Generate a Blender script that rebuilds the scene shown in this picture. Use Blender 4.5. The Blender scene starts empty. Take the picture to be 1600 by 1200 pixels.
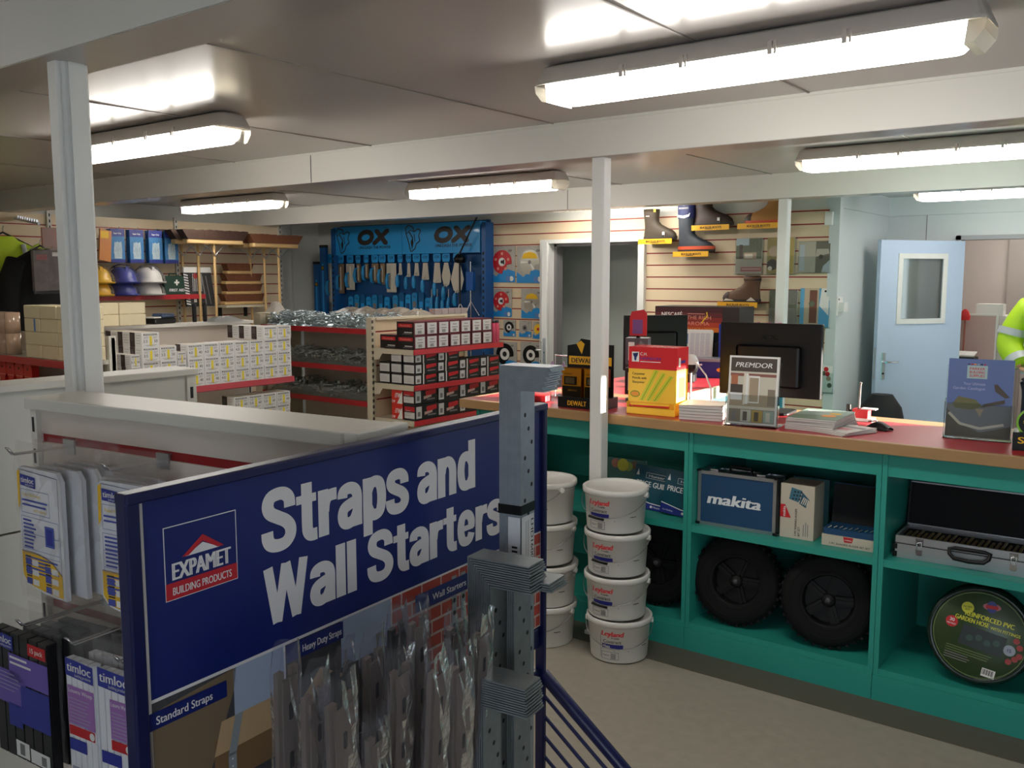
import bpy, math, random
from mathutils import Matrix, Vector
from math import sin, cos, pi, radians
random.seed(7)
C = bpy.context.scene.collection
scn = bpy.context.scene

# ------------------------------------------------------------------ camera, sky, sun, exposure
cd = bpy.data.cameras.new('camera'); cam = bpy.data.objects.new('camera', cd); C.objects.link(cam)
cam.location = (0, 0, 1.65); cam.rotation_euler = (radians(90 - 6.62), 0, radians(37.2))
cd.sensor_width = 36; cd.lens = 32.4; cd.clip_start = 0.05
scn.camera = cam
W = bpy.data.worlds.new('sky'); scn.world = W; W.use_nodes = True
bgn = W.node_tree.nodes['Background']
bgn.inputs['Color'].default_value = (0.78, 0.88, 1.0, 1); bgn.inputs['Strength'].default_value = 2.6
sd = bpy.data.lights.new('sun', 'SUN'); sd.energy = 26; sd.angle = radians(0.5); sd.color = (1, .93, .82)
sun = bpy.data.objects.new('sun', sd); C.objects.link(sun)
sun.rotation_euler = Vector((-0.88, -0.47, -0.147)).to_track_quat('-Z', 'Y').to_euler()
vs = scn.view_settings; vs.view_transform = 'Standard'; vs.look = 'None'; vs.gamma = 1; vs.use_curve_mapping = False
vs.exposure = 0.95
scn.cycles.transparent_max_bounces = 40
TUBE = 11.0     # what the ceiling diffusers give off

# ------------------------------------------------------------------ materials
_m = {}
def lin(c):
    c = c / 255
    return c / 12.92 if c <= .04045 else ((c + .055) / 1.055) ** 2.4
def mat(name, rgb=(200, 200, 200), rough=.5, metal=0., var=.04, scale=6., emit=0., trans=0., spec=.5, bump=0., coat=0., stretch=None):
    if name in _m: return _m[name]
    m = bpy.data.materials.new(name); m.use_nodes = True; nt = m.node_tree; b = nt.nodes['Principled BSDF']
    col = tuple(lin(c) for c in rgb)
    b.inputs['Roughness'].default_value = rough; b.inputs['Metallic'].default_value = metal
    b.inputs['Specular IOR Level'].default_value = spec
    if coat: b.inputs['Coat Weight'].default_value = coat
    if trans: b.inputs['Transmission Weight'].default_value = trans
    if emit:
        b.inputs['Emission Color'].default_value = (*col, 1); b.inputs['Emission Strength'].default_value = emit
    tc = nt.nodes.new('ShaderNodeTexCoord'); nz = nt.nodes.new('ShaderNodeTexNoise'); nz.inputs['Scale'].default_value = scale; nz.inputs['Detail'].default_value = 4
    src = tc.outputs['Object']
    if stretch:
        mp = nt.nodes.new('ShaderNodeMapping'); mp.inputs['Scale'].default_value = stretch
        nt.links.new(src, mp.inputs['Vector']); src = mp.outputs['Vector']
    nt.links.new(src, nz.inputs['Vector'])
    mx = nt.nodes.new('ShaderNodeMix'); mx.data_type = 'RGBA'
    mx.inputs['A'].default_value = (*[c * (1 - var) for c in col], 1); mx.inputs['B'].default_value = (*[min(1, c * (1 + var)) for c in col], 1)
    nt.links.new(nz.outputs['Fac'], mx.inputs['Factor']); nt.links.new(mx.outputs['Result'], b.inputs['Base Color'])
    if bump:
        bp = nt.nodes.new('ShaderNodeBump'); bp.inputs['Strength'].default_value = bump; bp.inputs['Distance'].default_value = .01
        nt.links.new(nz.outputs['Fac'], bp.inputs['Height']); nt.links.new(bp.outputs['Normal'], b.inputs['Normal'])
    _m[name] = m
    return m
def film(name, rgb=(255, 255, 255), gloss=.25, rough=.12, dens=0., bump=.0, scale=40):
    """thin clear plastic: mostly see-through with a soft shine"""
    if name in _m: return _m[name]
    m = bpy.data.materials.new(name); m.use_nodes = True; nt = m.node_tree; nt.nodes.remove(nt.nodes['Principled BSDF'])
    out = nt.nodes['Material Output']; col = tuple(lin(c) for c in rgb)
    tr = nt.nodes.new('ShaderNodeBsdfTransparent'); tr.inputs['Color'].default_value = (*col, 1)
    gl = nt.nodes.new('ShaderNodeBsdfGlossy'); gl.inputs['Roughness'].default_value = rough
    lw = nt.nodes.new('ShaderNodeLayerWeight'); lw.inputs['Blend'].default_value = gloss
    mx = nt.nodes.new('ShaderNodeMixShader')
    nt.links.new(lw.outputs['Fresnel'], mx.inputs['Fac']); nt.links.new(tr.outputs[0], mx.inputs[1]); nt.links.new(gl.outputs[0], mx.inputs[2])
    last = mx
    if dens:
        df = nt.nodes.new('ShaderNodeBsdfDiffuse'); df.inputs['Color'].default_value = (.8, .8, .8, 1)
        m2 = nt.nodes.new('ShaderNodeMixShader'); m2.inputs['Fac'].default_value = dens
        nt.links.new(mx.outputs[0], m2.inputs[1]); nt.links.new(df.outputs[0], m2.inputs[2]); last = m2
    if bump:
        nz = nt.nodes.new('ShaderNodeTexNoise'); nz.inputs['Scale'].default_value = scale; nz.inputs['Detail'].default_value = 5
        tc = nt.nodes.new('ShaderNodeTexCoord'); nt.links.new(tc.outputs['Object'], nz.inputs['Vector'])
        bp = nt.nodes.new('ShaderNodeBump'); bp.inputs['Strength'].default_value = bump; bp.inputs['Distance'].default_value = .02
        nt.links.new(nz.outputs['Fac'], bp.inputs['Height']); nt.links.new(bp.outputs['Normal'], gl.inputs['Normal'])
    nt.links.new(last.outputs[0], out.inputs['Surface'])
    _m[name] = m
    return m

# ------------------------------------------------------------------ mesh builder
_tx = {}
def textmesh(s, bold):
    k = (s, bold)
    if k not in _tx:
        cu = bpy.data.curves.new('t', 'FONT'); cu.body = s; cu.resolution_u = 3; cu.offset = bold; cu.size = 1
        o = bpy.data.objects.new('t', cu); C.objects.link(o)
        dg = bpy.context.evaluated_depsgraph_get(); me = bpy.data.meshes.new_from_object(o.evaluated_get(dg))
        v = [tuple(p.co) for p in me.vertices]; f = [tuple(p.vertices) for p in me.polygons]
        bpy.data.objects.remove(o); bpy.data.curves.remove(cu); bpy.data.meshes.remove(me)
        _tx[k] = (v, f)
    return _tx[k]
CAP = .73
class MB:
    def __init__(s): s.v = []; s.f = []; s.i = []; s.sm = []; s.mats = []; s.M = Matrix()
    def mi(s, m):
        if m not in s.mats: s.mats.append(m)
        return s.mats.index(m)
    def at(s, o=(0, 0, 0), u=(1, 0, 0), v=(0, 1, 0)):
        u = Vector(u).normalized(); v = Vector(v).normalized(); n = u.cross(v)
        s.M = Matrix(((u.x, v.x, n.x, o[0]), (u.y, v.y, n.y, o[1]), (u.z, v.z, n.z, o[2]), (0, 0, 0, 1)))
        return s
    def world(s): s.M = Matrix(); return s
    def add(s, vs, fs, m, sm=False):
        b = len(s.v); k = s.mi(m)
        s.v += [tuple(s.M @ Vector(p)) for p in vs]
        for f in fs: s.f.append(tuple(b + q for q in f)); s.i.append(k); s.sm.append(sm)
        return s
    def box(s, x0, y0, z0, x1, y1, z1, m):
        x0, x1 = sorted((x0, x1)); y0, y1 = sorted((y0, y1)); z0, z1 = sorted((z0, z1))
        vs = [(x0, y0, z0), (x1, y0, z0), (x1, y1, z0), (x0, y1, z0), (x0, y0, z1), (x1, y0, z1), (x1, y1, z1), (x0, y1, z1)]
        return s.add(vs, [(0, 3, 2, 1), (4, 5, 6, 7), (0, 1, 5, 4), (1, 2, 6, 5), (2, 3, 7, 6), (3, 0, 4, 7)], m)
    def rbox(s, x0, y0, z0, x1, y1, z1, r, m):      # box with rounded vertical edges and softened top/bottom
        cx, cy = (x0 + x1) / 2, (y0 + y1) / 2; hx, hy = (x1 - x0) / 2, (y1 - y0) / 2; e = min(r * .4, (z1 - z0) / 4)
        def ring(d):
            out = []
            for q, (sx, sy) in enumerate(((1, 1), (-1, 1), (-1, -1), (1, -1))):
                for k in range(4):
                    a = (q + k / 3) * pi / 2; out.append((cx + sx * (hx - r) + (r - d) * cos(a), cy + sy * (hy - r) + (r - d) * sin(a)))
            return out
        n = 16; vs = []
        for z, d in ((z0, e), (z0 + e, 0), (z1 - e, 0), (z1, e)): vs += [(x, y, z) for x, y in ring(d)]
        fs = [tuple(range(n))[::-1], tuple(range(3 * n, 4 * n))]
        for l in range(3):
            for k in range(n): fs.append((l * n + k, l * n + (k + 1) % n, (l + 1) * n + (k + 1) % n, (l + 1) * n + k))
        return s.add(vs, fs, m)
    def cyl(s, p0, p1, r, m, r1=None, n=12, caps=True):
        p0 = Vector(p0); p1 = Vector(p1); d = (p1 - p0).normalized(); a = d.orthogonal().normalized(); b = d.cross(a); r1 = r if r1 is None else r1
        vs = [tuple(p0 + (a * cos(2 * pi * k / n) + b * sin(2 * pi * k / n)) * r) for k in range(n)] + [tuple(p1 + (a * cos(2 * pi * k / n) + b * sin(2 * pi * k / n)) * r1) for k in range(n)]
        s.add(vs, [(k, (k + 1) % n, n + (k + 1) % n, n + k) for k in range(n)], m, True)
        if caps: s.add(vs, [tuple(range(n))[::-1], tuple(range(n, 2 * n))], m)
        return s
    def tube(s, pts, r, m, n=8, closed=False):
        P = [Vector(p) for p in pts]; L = len(P); vs = []; a = None
        rr = r if isinstance(r, (list, tuple)) else [r] * L
        for k in range(L):
            q0 = P[k - 1] if (k or closed) else P[0]; q1 = P[(k + 1) % L] if (k < L - 1 or closed) else P[-1]
            d = (q1 - q0).normalized()
            a = d.orthogonal().normalized() if a is None else (a - d * a.dot(d)).normalized()
            b = d.cross(a)
            vs += [tuple(P[k] + (a * cos(2 * pi * j / n) + b * sin(2 * pi * j / n)) * rr[k]) for j in range(n)]
        fs = [(k * n + j, k * n + (j + 1) % n, ((k + 1) % L) * n + (j + 1) % n, ((k + 1) % L) * n + j) for k in range(L if closed else L - 1) for j in range(n)]
        s.add(vs, fs, m, True)
        if not closed: s.add(vs, [tuple(range(n))[::-1], tuple(range((L - 1) * n, L * n))], m)
        return s
    def lathe(s, pr, m, n=32, c=(0, 0, 0), sm=True):
        L = len(pr); vs = [(c[0] + r * cos(2 * pi * k / n), c[1] + r * sin(2 * pi * k / n), c[2] + z) for r, z in pr for k in range(n)]
        return s.add(vs, [(l * n + k, l * n + (k + 1) % n, (l + 1) * n + (k + 1) % n, (l + 1) * n + k) for l in range(L - 1) for k in range(n)], m, sm)
    def prism(s, pts, h0, h1, m):           # polygon in local xy, extruded along local z
        a = sum(pts[k][0] * pts[(k + 1) % len(pts)][1] - pts[(k + 1) % len(pts)][0] * pts[k][1] for k in range(len(pts)))
        if a < 0: pts = pts[::-1]
        n = len(pts); vs = [(x, y, h0) for x, y in pts] + [(x, y, h1) for x, y in pts]
        return s.add(vs, [tuple(range(n))[::-1], tuple(range(n, 2 * n))] + [(k, (k + 1) % n, n + (k + 1) % n, n + k) for k in range(n)], m)
    # flat printing on the current face
    def rect(s, x, y, w, h, m, z=.0006): return s.add([(x, y, z), (x + w, y, z), (x + w, y + h, z), (x, y + h, z)], [(0, 1, 2, 3)], m)
    def poly(s, pts, m, z=.0006): return s.add([(x, y, z) for x, y in pts], [tuple(range(len(pts)))], m)
    def disc(s, x, y, r, m, z=.0006, n=28, ry=None): return s.poly([(x + r * cos(2 * pi * k / n), y + (ry or r) * sin(2 * pi * k / n)) for k in range(n)], m, z)
    def ring(s, x, y, r, w, m, z=.0006, n=32, ry=None):
        ry = ry or r; vs = [(x + q * cos(2 * pi * k / n), y + (q + ry - r) * sin(2 * pi * k / n), z) for q in (r - w, r) for k in range(n)]
        return s.add(vs, [(k, n + k, n + (k + 1) % n, (k + 1) % n) for k in range(n)], m)
    def line(s, pts, w, m, z=.0006):
        for (x0, y0), (x1, y1) in zip(pts, pts[1:]):
            d = Vector((x1 - x0, y1 - y0)); L = d.length or 1; nx, ny = -d.y / L * w / 2, d.x / L * w / 2
            s.poly([(x0 + nx, y0 + ny), (x0 - nx, y0 - ny), (x1 - nx, y1 - ny), (x1 + nx, y1 + ny)], m, z)
        return s
    def frame(s, x, y, w, h, t, m, z=.0006):
        return s.rect(x, y, w, t, m, z).rect(x, y + h - t, w, t, m, z).rect(x, y, t, h, m, z).rect(x + w - t, y, t, h, m, z)
    def text(s, t, x, y, h, m, bold=0., w=None, xs=1., al='l', z=.0008, slant=0., dz=0.):
        v, f = textmesh(t, 0); k = h / CAP
        x0 = min(p[0] for p in v); x1 = max(p[0] for p in v)
        if w: xs = w / ((x1 - x0) * k)
        sx = k * xs; off = {'l': -x0, 'c': -(x0 + x1) / 2, 'r': -x1}[al]
        b = bold * k * .8
        dirs = [(0, 0)] if not bold else ([(b * cos(q * pi / 4), b * sin(q * pi / 4)) for q in range(8)] if h > .05 else [(-b, 0), (b, 0)])
        for e, (ax, ay) in enumerate(dirs):
            s.add([(x + (p[0] + off) * sx + slant * p[1] * k + ax, y + p[1] * k + ay, z + e * 1e-5) for p in v], f, m)
        return s
    def ribbon(s, pts, w, m, z, smooth=True):
        P = [Vector(p) for p in pts]
        if smooth and len(P) > 2:
            Q = []
            for k in range(len(P) - 1):
                a, b, c, d = P[max(k - 1, 0)], P[k], P[k + 1], P[min(k + 2, len(P) - 1)]
                for j in range(5):
                    f = j / 5; Q.append(.5 * ((2 * b) + (c - a) * f + (2 * a - 5 * b + 4 * c - d) * f * f + (3 * b - a - 3 * c + d) * f ** 3))
            P = Q + [P[-1]]
        L, R = [], []
        for k in range(len(P)):
            d = (P[min(k + 1, len(P) - 1)] - P[max(k - 1, 0)]).normalized(); n = Vector((-d.y, d.x)) * w / 2; L.append(P[k] + n); R.append(P[k] - n)
        n = len(P); return s.add([(p.x, p.y, z) for p in L] + [(p.x, p.y, z) for p in R], [(n + k, n + k + 1, k + 1, k) for k in range(n - 1)], m)
    def heavy(s, t, x, y, h, w, m, z=.001):
        """heavy condensed lettering drawn with broad strokes; h = capital height, w = full width"""
        S_ = [(.50, .66), (.49, .80), (.41, .89), (.29, .91), (.16, .87), (.11, .75), (.15, .63), (.28, .54), (.42, .45), (.50, .34), (.50, .21), (.42, .11), (.29, .085), (.16, .12), (.10, .21), (.09, .34)]
        G = {'S': (.62, [S_], []), 's': (.5, [[(a * .85, b * .78) for a, b in S_]], []), 'l': (.24, [[(.12, 0), (.12, 1)]], []),
             't': (.4, [[(.2, .97), (.2, .6), (.2, .3), (.21, .17), (.27, .095), (.39, .09)]], [(0, .64, .38, .78)]),
             'r': (.4, [[(.12, 0), (.12, .78)], [(.13, .40), (.16, .57), (.24, .66), (.39, .67)]], []),
             'n': (.55, [[(.12, 0), (.12, .78)], [(.13, .46), (.17, .61), (.27, .685), (.37, .65), (.43, .52), (.43, .2), (.43, 0)]], []),
             'a': (.53, [[(.11, .54), (.13, .65), (.24, .695), (.36, .66), (.42, .54), (.42, .2), (.42, 0)], [(.40, .44), (.26, .41), (.14, .35), (.105, .23), (.14, .12), (.23, .085), (.34, .13), (.41, .25)]], []),
             'p': (.56, [[(.12, -.25), (.12, .78)], [(.12, .52), (.19, .65), (.29, .69), (.40, .63), (.44, .39), (.40, .15), (.29, .09), (.19, .13), (.12, .26)]], []),
             'd': (.56, [[(.44, 0), (.44, 1)], [(.44, .52), (.37, .65), (.27, .69), (.16, .63), (.12, .39), (.16, .15), (.27, .09), (.37, .13), (.44, .26)]], []),
             'e': (.55, [[(.43, .36), (.44, .52), (.38, .65), (.27, .695), (.16, .63), (.115, .39), (.16, .15), (.27, .085), (.38, .12), (.44, .25)]], [(.15, .33, .5, .45)]),
             'W': (.88, [[(.1, 1), (.25, 0)], [(.25, 0), (.43, 1)], [(.43, 1), (.61, 0)], [(.61, 0), (.77, 1)]], []), ' ': (.24, [], [])}
        tot = sum(G[c][0] for c in t); k = w / tot; cx = 0
        M0 = s.M.copy(); s.M = M0 @ Matrix(((k, 0, 0, x), (0, h, 0, y), (0, 0, 1, 0), (0, 0, 0, 1)))
        for c in t:
            adv, st, bx = G[c]
            for j, q in enumerate(st): s.ribbon([(cx + a, b) for a, b in q], .205 if c != 'W' else .17, m, z + j * 2e-5, len(q) > 2)
            for a, b, d, e in bx: s.rect(cx + a, b, d - a, e - b, m, z + 6e-5)
            cx += adv
        s.M = M0; return s
    def lines(s, x, y, w, n, dy, h, m, z=.0006, rnd=.35):      # rows of print too small to read
        for k in range(n): s.rect(x, y - k * dy, w * (1 - rnd * random.random()), h, m, z)
        return s
    def build(s, name, parent=None, loc=None, rz=0, bevel=0., seg=2):
        me = bpy.data.meshes.new(name)
        me.from_pydata(s.v, [], s.f)
        for m in s.mats: me.materials.append(m)
        me.polygons.foreach_set('material_index', s.i); me.polygons.foreach_set('use_smooth', s.sm)
        me.update()
        o = bpy.data.objects.new(name, me); C.objects.link(o)
        if parent: o.parent = parent
        if loc: o.location = loc
        o.rotation_euler.z = rz
        if bevel:
            b = o.modifiers.new('bevel', 'BEVEL'); b.width = bevel; b.segments = seg; b.limit_method = 'ANGLE'; b.angle_limit = radians(40)
        return o
def tag(o, label, cat, group=None):
    o['label'] = label; o['category'] = cat
    if group: o['group'] = group
    return o
def stuff(o, label, cat): o['kind'] = 'stuff'; return tag(o, label, cat)
def struct(o): o['kind'] = 'structure'; return o
def thing(name, label, cat, loc=(0, 0, 0), rz=0, group=None):
    o = bpy.data.objects.new(name, None); C.objects.link(o); o.empty_display_size = .05
    o.location = loc; o.rotation_euler.z = rz
    return tag(o, label, cat, group)
def dup(root, loc, rz=None, label=None, group=None):
    r = root.copy(); C.objects.link(r); r.location = loc
    if rz is not None: r.rotation_euler.z = rz
    if label: r['label'] = label
    if group: r['group'] = group
    for ch in list(root.children):
        c = ch.copy(); C.objects.link(c); c.parent = r
        for g in list(ch.children):
            d = g.copy(); C.objects.link(d); d.parent = c
    return r
ORD = ['first', 'second', 'third', 'fourth', 'fifth', 'sixth', 'seventh', 'eighth', 'ninth', 'tenth', 'eleventh', 'twelfth', 'thirteenth', 'fourteenth', 'fifteenth', 'sixteenth']
X, Y, Z = (1, 0, 0), (0, 1, 0), (0, 0, 1)
NX, NY = (-1, 0, 0), (0, -1, 0)

# ------------------------------------------------------------------ palette
white = mat('white_paint', (226, 226, 222), .45)
cream = mat('cream_board', (226, 205, 172), .5, var=.03)
redins = mat('red_insert', (150, 22, 30), .45)
redshelf = mat('red_shelf_edge', (178, 30, 42), .35, coat=.2)
shelfcream = mat('shelf_cream', (206, 196, 172), .4)
shelfwhite = mat('shelf_white', (214, 210, 200), .4)
black = mat('black_plastic', (9, 9, 10), .4, spec=.35)
dark = mat('dark_slot', (28, 28, 30), .7)
ink = mat('ink_black', (22, 20, 24), .6)
navy = mat('ink_navy', (28, 32, 100), .5)
paper = mat('paper_white', (232, 230, 226), .55)
greyink = mat('ink_grey', (125, 122, 122), .6)
redink = mat('ink_red', (196, 24, 34), .5)
yellow = mat('ink_yellow', (238, 190, 30), .5)
steel = mat('steel', (190, 192, 195), .28, 1.)
chrome = mat('chrome', (225, 225, 228), .12, 1.)
clear = film('clear_acrylic', (250, 252, 252), .3, .05)
bagfilm = film('bag_film', (252, 251, 250), .09, .22, .05, .8, 30)
pine = mat('pine', (214, 178, 122), .55, var=.15, scale=9, stretch=(1, 1, 12))
# ------------------------------------------------------------------ the room
floorm = mat('vinyl_floor', (166, 160, 146), .42, var=.16, scale=22)
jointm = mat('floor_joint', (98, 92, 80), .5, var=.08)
ceilm = mat('ceiling_panel', (186, 179, 175), .24, var=.02, scale=1.5, spec=.6)
wallw = mat('wall_panel', (214, 214, 206), .5, var=.02)
wallblue = mat('wall_blue_grey', (205, 213, 214), .42, var=.02)
storegrey = mat('store_grey', (200, 206, 200), .7, var=.03)
pinkish = mat('office_wall', (206, 194, 188), .6, var=.02)
doorm = mat('door_blue_grey', (186, 203, 226), .4, var=.02)
beamm = mat('beam_white', (224, 222, 214), .38, var=.02)

m = MB(); m.box(-8.2, -2.4, -.1, 3.3, 11, 0, floorm); struct(m.build('floor'))
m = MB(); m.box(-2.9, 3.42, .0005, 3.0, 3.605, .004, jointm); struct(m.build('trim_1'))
m = MB(); m.box(-8.2, -2.4, 2.33, 3.3, 11, 2.43, ceilm); struct(m.build('ceiling'))
m = MB()
for k, x in enumerate([-7.0, -5.9, -4.7, -3.55, -2.4, -1.25, -.1, 1.05, 2.2]):
    m.box(x - .004, -2.3, 2.326, x + .004, 8.4, 2.331, mat('ceiling_seam', (150, 142, 136), .5))
struct(m.build('trim_2'))
m = MB()
for y in (1.12, 3.47, 6.02):                       # boxed beams across the shop, with the butt joint of each casing
    m.box(-8.1, y, 2.17, 3.05, y + .17, 2.332, beamm)
    m.box(-8.1, y + .004, 2.168, 3.05, y + .166, 2.1705, ceilm)
    m.box(-8.1, y - .006, 2.318, 3.05, y, 2.332, beamm)
    for x in (-4.03, .4): m.box(x - .002, y - .0015, 2.17, x + .002, y, 2.33, dark)
struct(m.build('trim_3'))
m = MB(); m.box(-8.2, -2.3, 0, -8.1, 7.2, 2.4, wallw); struct(m.build('wall_left'))
# wall behind the viewer, with an unseen window added for soft fill daylight
m = MB(); nx0, nx1 = .3, 2.6
m.box(-8.2, -2.4, 0, nx0, -2.3, 2.4, wallw); m.box(nx1, -2.4, 0, 3.3, -2.3, 2.4, wallw); m.box(nx0, -2.4, 2.15, nx1, -2.3, 2.4, wallw); m.box(nx0, -2.4, 0, nx1, -2.3, .35, wallw); struct(m.build('wall_near'))
m = MB()
for x in (nx0, 1.4, nx1 - .05): m.box(x, -2.38, .35, x + .05, -2.32, 2.15, white)
m.box(nx0, -2.38, .35, nx1, -2.32, .4, white); m.box(nx0, -2.38, 2.1, nx1, -2.32, 2.15, white); struct(m.build('window_fill'))
# back wall of the shop, with the doorway to the dark store
m = MB()
m.box(-8.15, 7.06, 0, -4.93, 7.16, 2.4, wallw); m.box(-3.93, 7.06, 0, -2.38, 7.16, 2.4, wallw); m.box(-4.93, 7.06, 1.96, -3.93, 7.16, 2.4, wallw)
struct(m.build('wall_back'))
m = MB(); m.box(-2.38, 7.06, 0, -2.3, 8.44, 2.4, wallblue); m.box(-2.34, 7.02, 0, -2.262, 7.1, 2.4, wallblue)
m.box(-2.3, 7.1, 2.17, -2.285, 8.42, 2.33, wallblue); struct(m.build('wall_side'))
m = MB()
m.box(-2.38, 8.42, 0, -1.72, 8.52, 2.4, wallblue); m.box(-.83, 8.42, 0, 3.2, 8.52, 2.4, wallblue); m.box(-1.72, 8.42, 1.96, -.83, 8.52, 2.4, wallblue)
m.box(-2.3, 8.40, 2.17, 3.1, 8.42, 2.33, wallblue)
m.box(-1.985, 8.417, 1.96, -1.98, 8.42, 2.17, greyink)
struct(m.build('wall_office'))
m = MB(); m.box(-2.4, 10.4, 0, 3.2, 10.5, 2.4, pinkish); m.box(-2.4, 8.5, 0, -2.3, 10.5, 2.4, pinkish); struct(m.build('wall_far'))
# right-hand wall with the window the daylight comes through
m = MB(); wy0, wy1, wz0, wz1 = 6.17, 8.35, .9, 2.12
m.box(3.05, -2.3, 0, 3.15, wy0, 2.4, wallw); m.box(3.05, wy1, 0, 3.15, 10.5, 2.4, wallw)
m.box(3.05, wy0, 0, 3.15, wy1, wz0, wallw); m.box(3.05, wy0, wz1, 3.15, wy1, 2.4, wallw); struct(m.build('wall_right'))
m = MB()
for y in (wy0, (2 * wy0 + wy1) / 3, (wy0 + 2 * wy1) / 3, wy1 - .05): m.box(3.06, y, wz0, 3.12, y + .05, wz1, white)
m.box(3.06, wy0, wz0, 3.12, wy1, wz0 + .05, white); m.box(3.06, wy0, wz1 - .05, 3.12, wy1, wz1, white); struct(m.build('window_1'))
# store room behind the doorway
m = MB(); m.box(-5.6, 7.95, 0, -2.4, 8.0, 2.4, storegrey); m.box(-5.6, 7.16, 0, -5.5, 8, 2.4, storegrey); m.box(-2.46, 7.16, 0, -2.39, 8, 2.4, storegrey)
struct(m.build('wall_store'))
# slat boards: cream planks with red inserts
def slats(mb, a0, a1, z0, z1, zl, put):
    z = zl
    while z > z0 + .1: z -= .1
    while z < z0 + .01: z += .1
    lo = z0
    while lo < z1:
        hi = min(z - .005, z1)
        if hi > lo: put(mb, a0, a1, lo, hi, 0, cream)
        if z + .005 < z1: put(mb, a0, a1, z - .005, z + .005, .006, redins)
        lo = z + .005; z += .1
putb = lambda mb, a0, a1, z0, z1, d, mm: mb.box(a0, 7.04 + d, z0, a1, 7.06, z1, mm)
m = MB()
slats(m, -5.62, -4.95, .1, 2.16, 1.65, putb); slats(m, -4.95, -3.92, 1.975, 2.16, 1.65, putb); slats(m, -3.92, -2.345, .1, 2.16, 1.65, putb)
struct(m.build('wall_back_slats'))
putl = lambda mb, a0, a1, z0, z1, d, mm: mb.box(-8.1 if d == 0 else -7.81, a0, z0, -7.78 - d, a1, z1, mm)
m = MB(); slats(m, -.5, 6.24, .1, 2.17, 1.68, putl); struct(m.build('wall_left_slats'))
m = MB()
for y in (2.65, 3.86, 5.04, 6.245):                   # slotted uprights on the left-hand slat wall
    m.box(-7.785, y - .017, .1, -7.755, y + .017, 2.2, shelfwhite)
    for k in range(38): m.box(-7.756, y - .005, .3 + k * .05, -7.7545, y + .005, .325 + k * .05, dark)
struct(m.build('trim_4'))
m = MB(); m.box(-8.1, 6.66, 0, -8.07, 6.74, 2.33, wallw); struct(m.build('trim_5'))
# store doorway: frame, and its leaf standing open
m = MB()
m.box(-4.99, 7.0, 0, -4.9, 7.1, 1.99, white); m.box(-3.96, 7.0, 0, -3.9, 7.1, 1.99, white); m.box(-4.9, 7.0, 1.955, -3.96, 7.1, 1.99, white)
m.box(-4.9, 7.1, 0, -4.87, 7.2, 1.955, greyink); m.box(-4.9, 7.1, 1.93, -3.96, 7.2, 1.955, greyink)
struct(m.build('trim_6'))
def lever_set(door, x, z, sgn, y0, flip=1):
    m = MB(); yy = y0; e = sgn
    m.rbox(x - .018, min(yy, yy + e * .008), z - .11, x + .018, max(yy, yy + e * .008), z + .11, .003, chrome)
    m.cyl((x, yy, z + .035), (x, yy + e * .045, z + .035), .009, chrome)
    m.tube([(x, yy + e * .045, z + .035), (x + flip * .03, yy + e * .05, z + .036), (x + flip * .115, yy + e * .045, z + .033)], .0085, chrome)
    m.cyl((x, yy, z - .06), (x, yy + e * .012, z - .06), .009, dark)
    return m.build('door_handle', door)
m = MB(); m.box(0, 0, .01, .8, .042, 1.94, white)
d2 = struct(m.build('door_2', None, (-4.925, 6.985, 0), radians(-56.5)))
m = MB(); m.cyl((.8, .021, 1.02), (.806, .021, 1.02), .006, chrome); m.box(.7995, .008, .9, .8015, .034, 1.14, steel); m.build('lock_plate', d2)
lever_set(d2, .74, 1.0, -1, 0, -1)
# blue-grey office door with a vision panel, open towards us
m = MB(); th = radians(180 + 54); gx0, gx1, gz0, gz1 = .2, .62, 1.3, 1.81
m.box(0, 0, .01, gx0, .042, 1.945, doorm); m.box(gx1, 0, .01, .82, .042, 1.945, doorm); m.box(gx0, 0, .01, gx1, .042, gz0, doorm); m.box(gx0, 0, gz1, gx1, .042, 1.945, doorm)
d1 = struct(m.build('door_1', None, (-1.70, 8.40, 0), th))
m = MB()
for y in (-.008, .042):
    m.box(gx0 - .03, y, gz0 - .03, gx0 + .012, y + .008, gz1 + .03, white); m.box(gx1 - .012, y, gz0 - .03, gx1 + .03, y + .008, gz1 + .03, white)
    m.box(gx0, y, gz0 - .03, gx1, y + .008, gz0 + .012, white); m.box(gx0, y, gz1 - .012, gx1, y + .008, gz1 + .03, white)
m.build('window_frame', d1)
m = MB(); m.box(gx0, .018, gz0, gx1, .024, gz1, film('door_glass', (205, 212, 205), .35, .04, .12)); m.build('pane', d1)
lever_set(d1, .755, .93, 1, .042, -1); lever_set(d1, .755, .93, -1, 0, -1)
m = MB(); m.box(.8195, .012, .82, .8215, .03, 1.08, steel); m.build('lock_plate', d1)
m = MB()
fr = mat('frame_grey', (150, 152, 156), .4)
m.box(-1.74, 8.37, 0, -1.70, 8.54, 1.99, fr); m.box(-.87, 8.37, 0, -.83, 8.54, 1.99, fr); m.box(-1.74, 8.37, 1.955, -.83, 8.54, 1.99, fr); struct(m.build('trim_7'))
# glazed outer door far back in the office, with a dark slatted blind
m = MB(); m.box(-1.42, 10.36, 0, -.3, 10.4, 2.1, mat('upvc', (222, 214, 206), .35)); d3 = struct(m.build('door_3'))
m = MB()
for k in range(26): m.box(-1.24, 10.345, .75 + k * .045, -.5, 10.36, .79 + k * .045, mat('blind', (88, 90, 82), .5))
m.build('blind', d3)
m = MB(); m.box(-1.40, 10.35, 1.33, -1.3, 10.36, 1.4, yellow); m.build('sticker', d3)
m = MB(); m.box(-1.66, 10.36, 0, -1.5, 10.4, 2.3, mat('upvc_grey', (178, 168, 162), .5)); struct(m.build('trim_8'))

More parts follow.
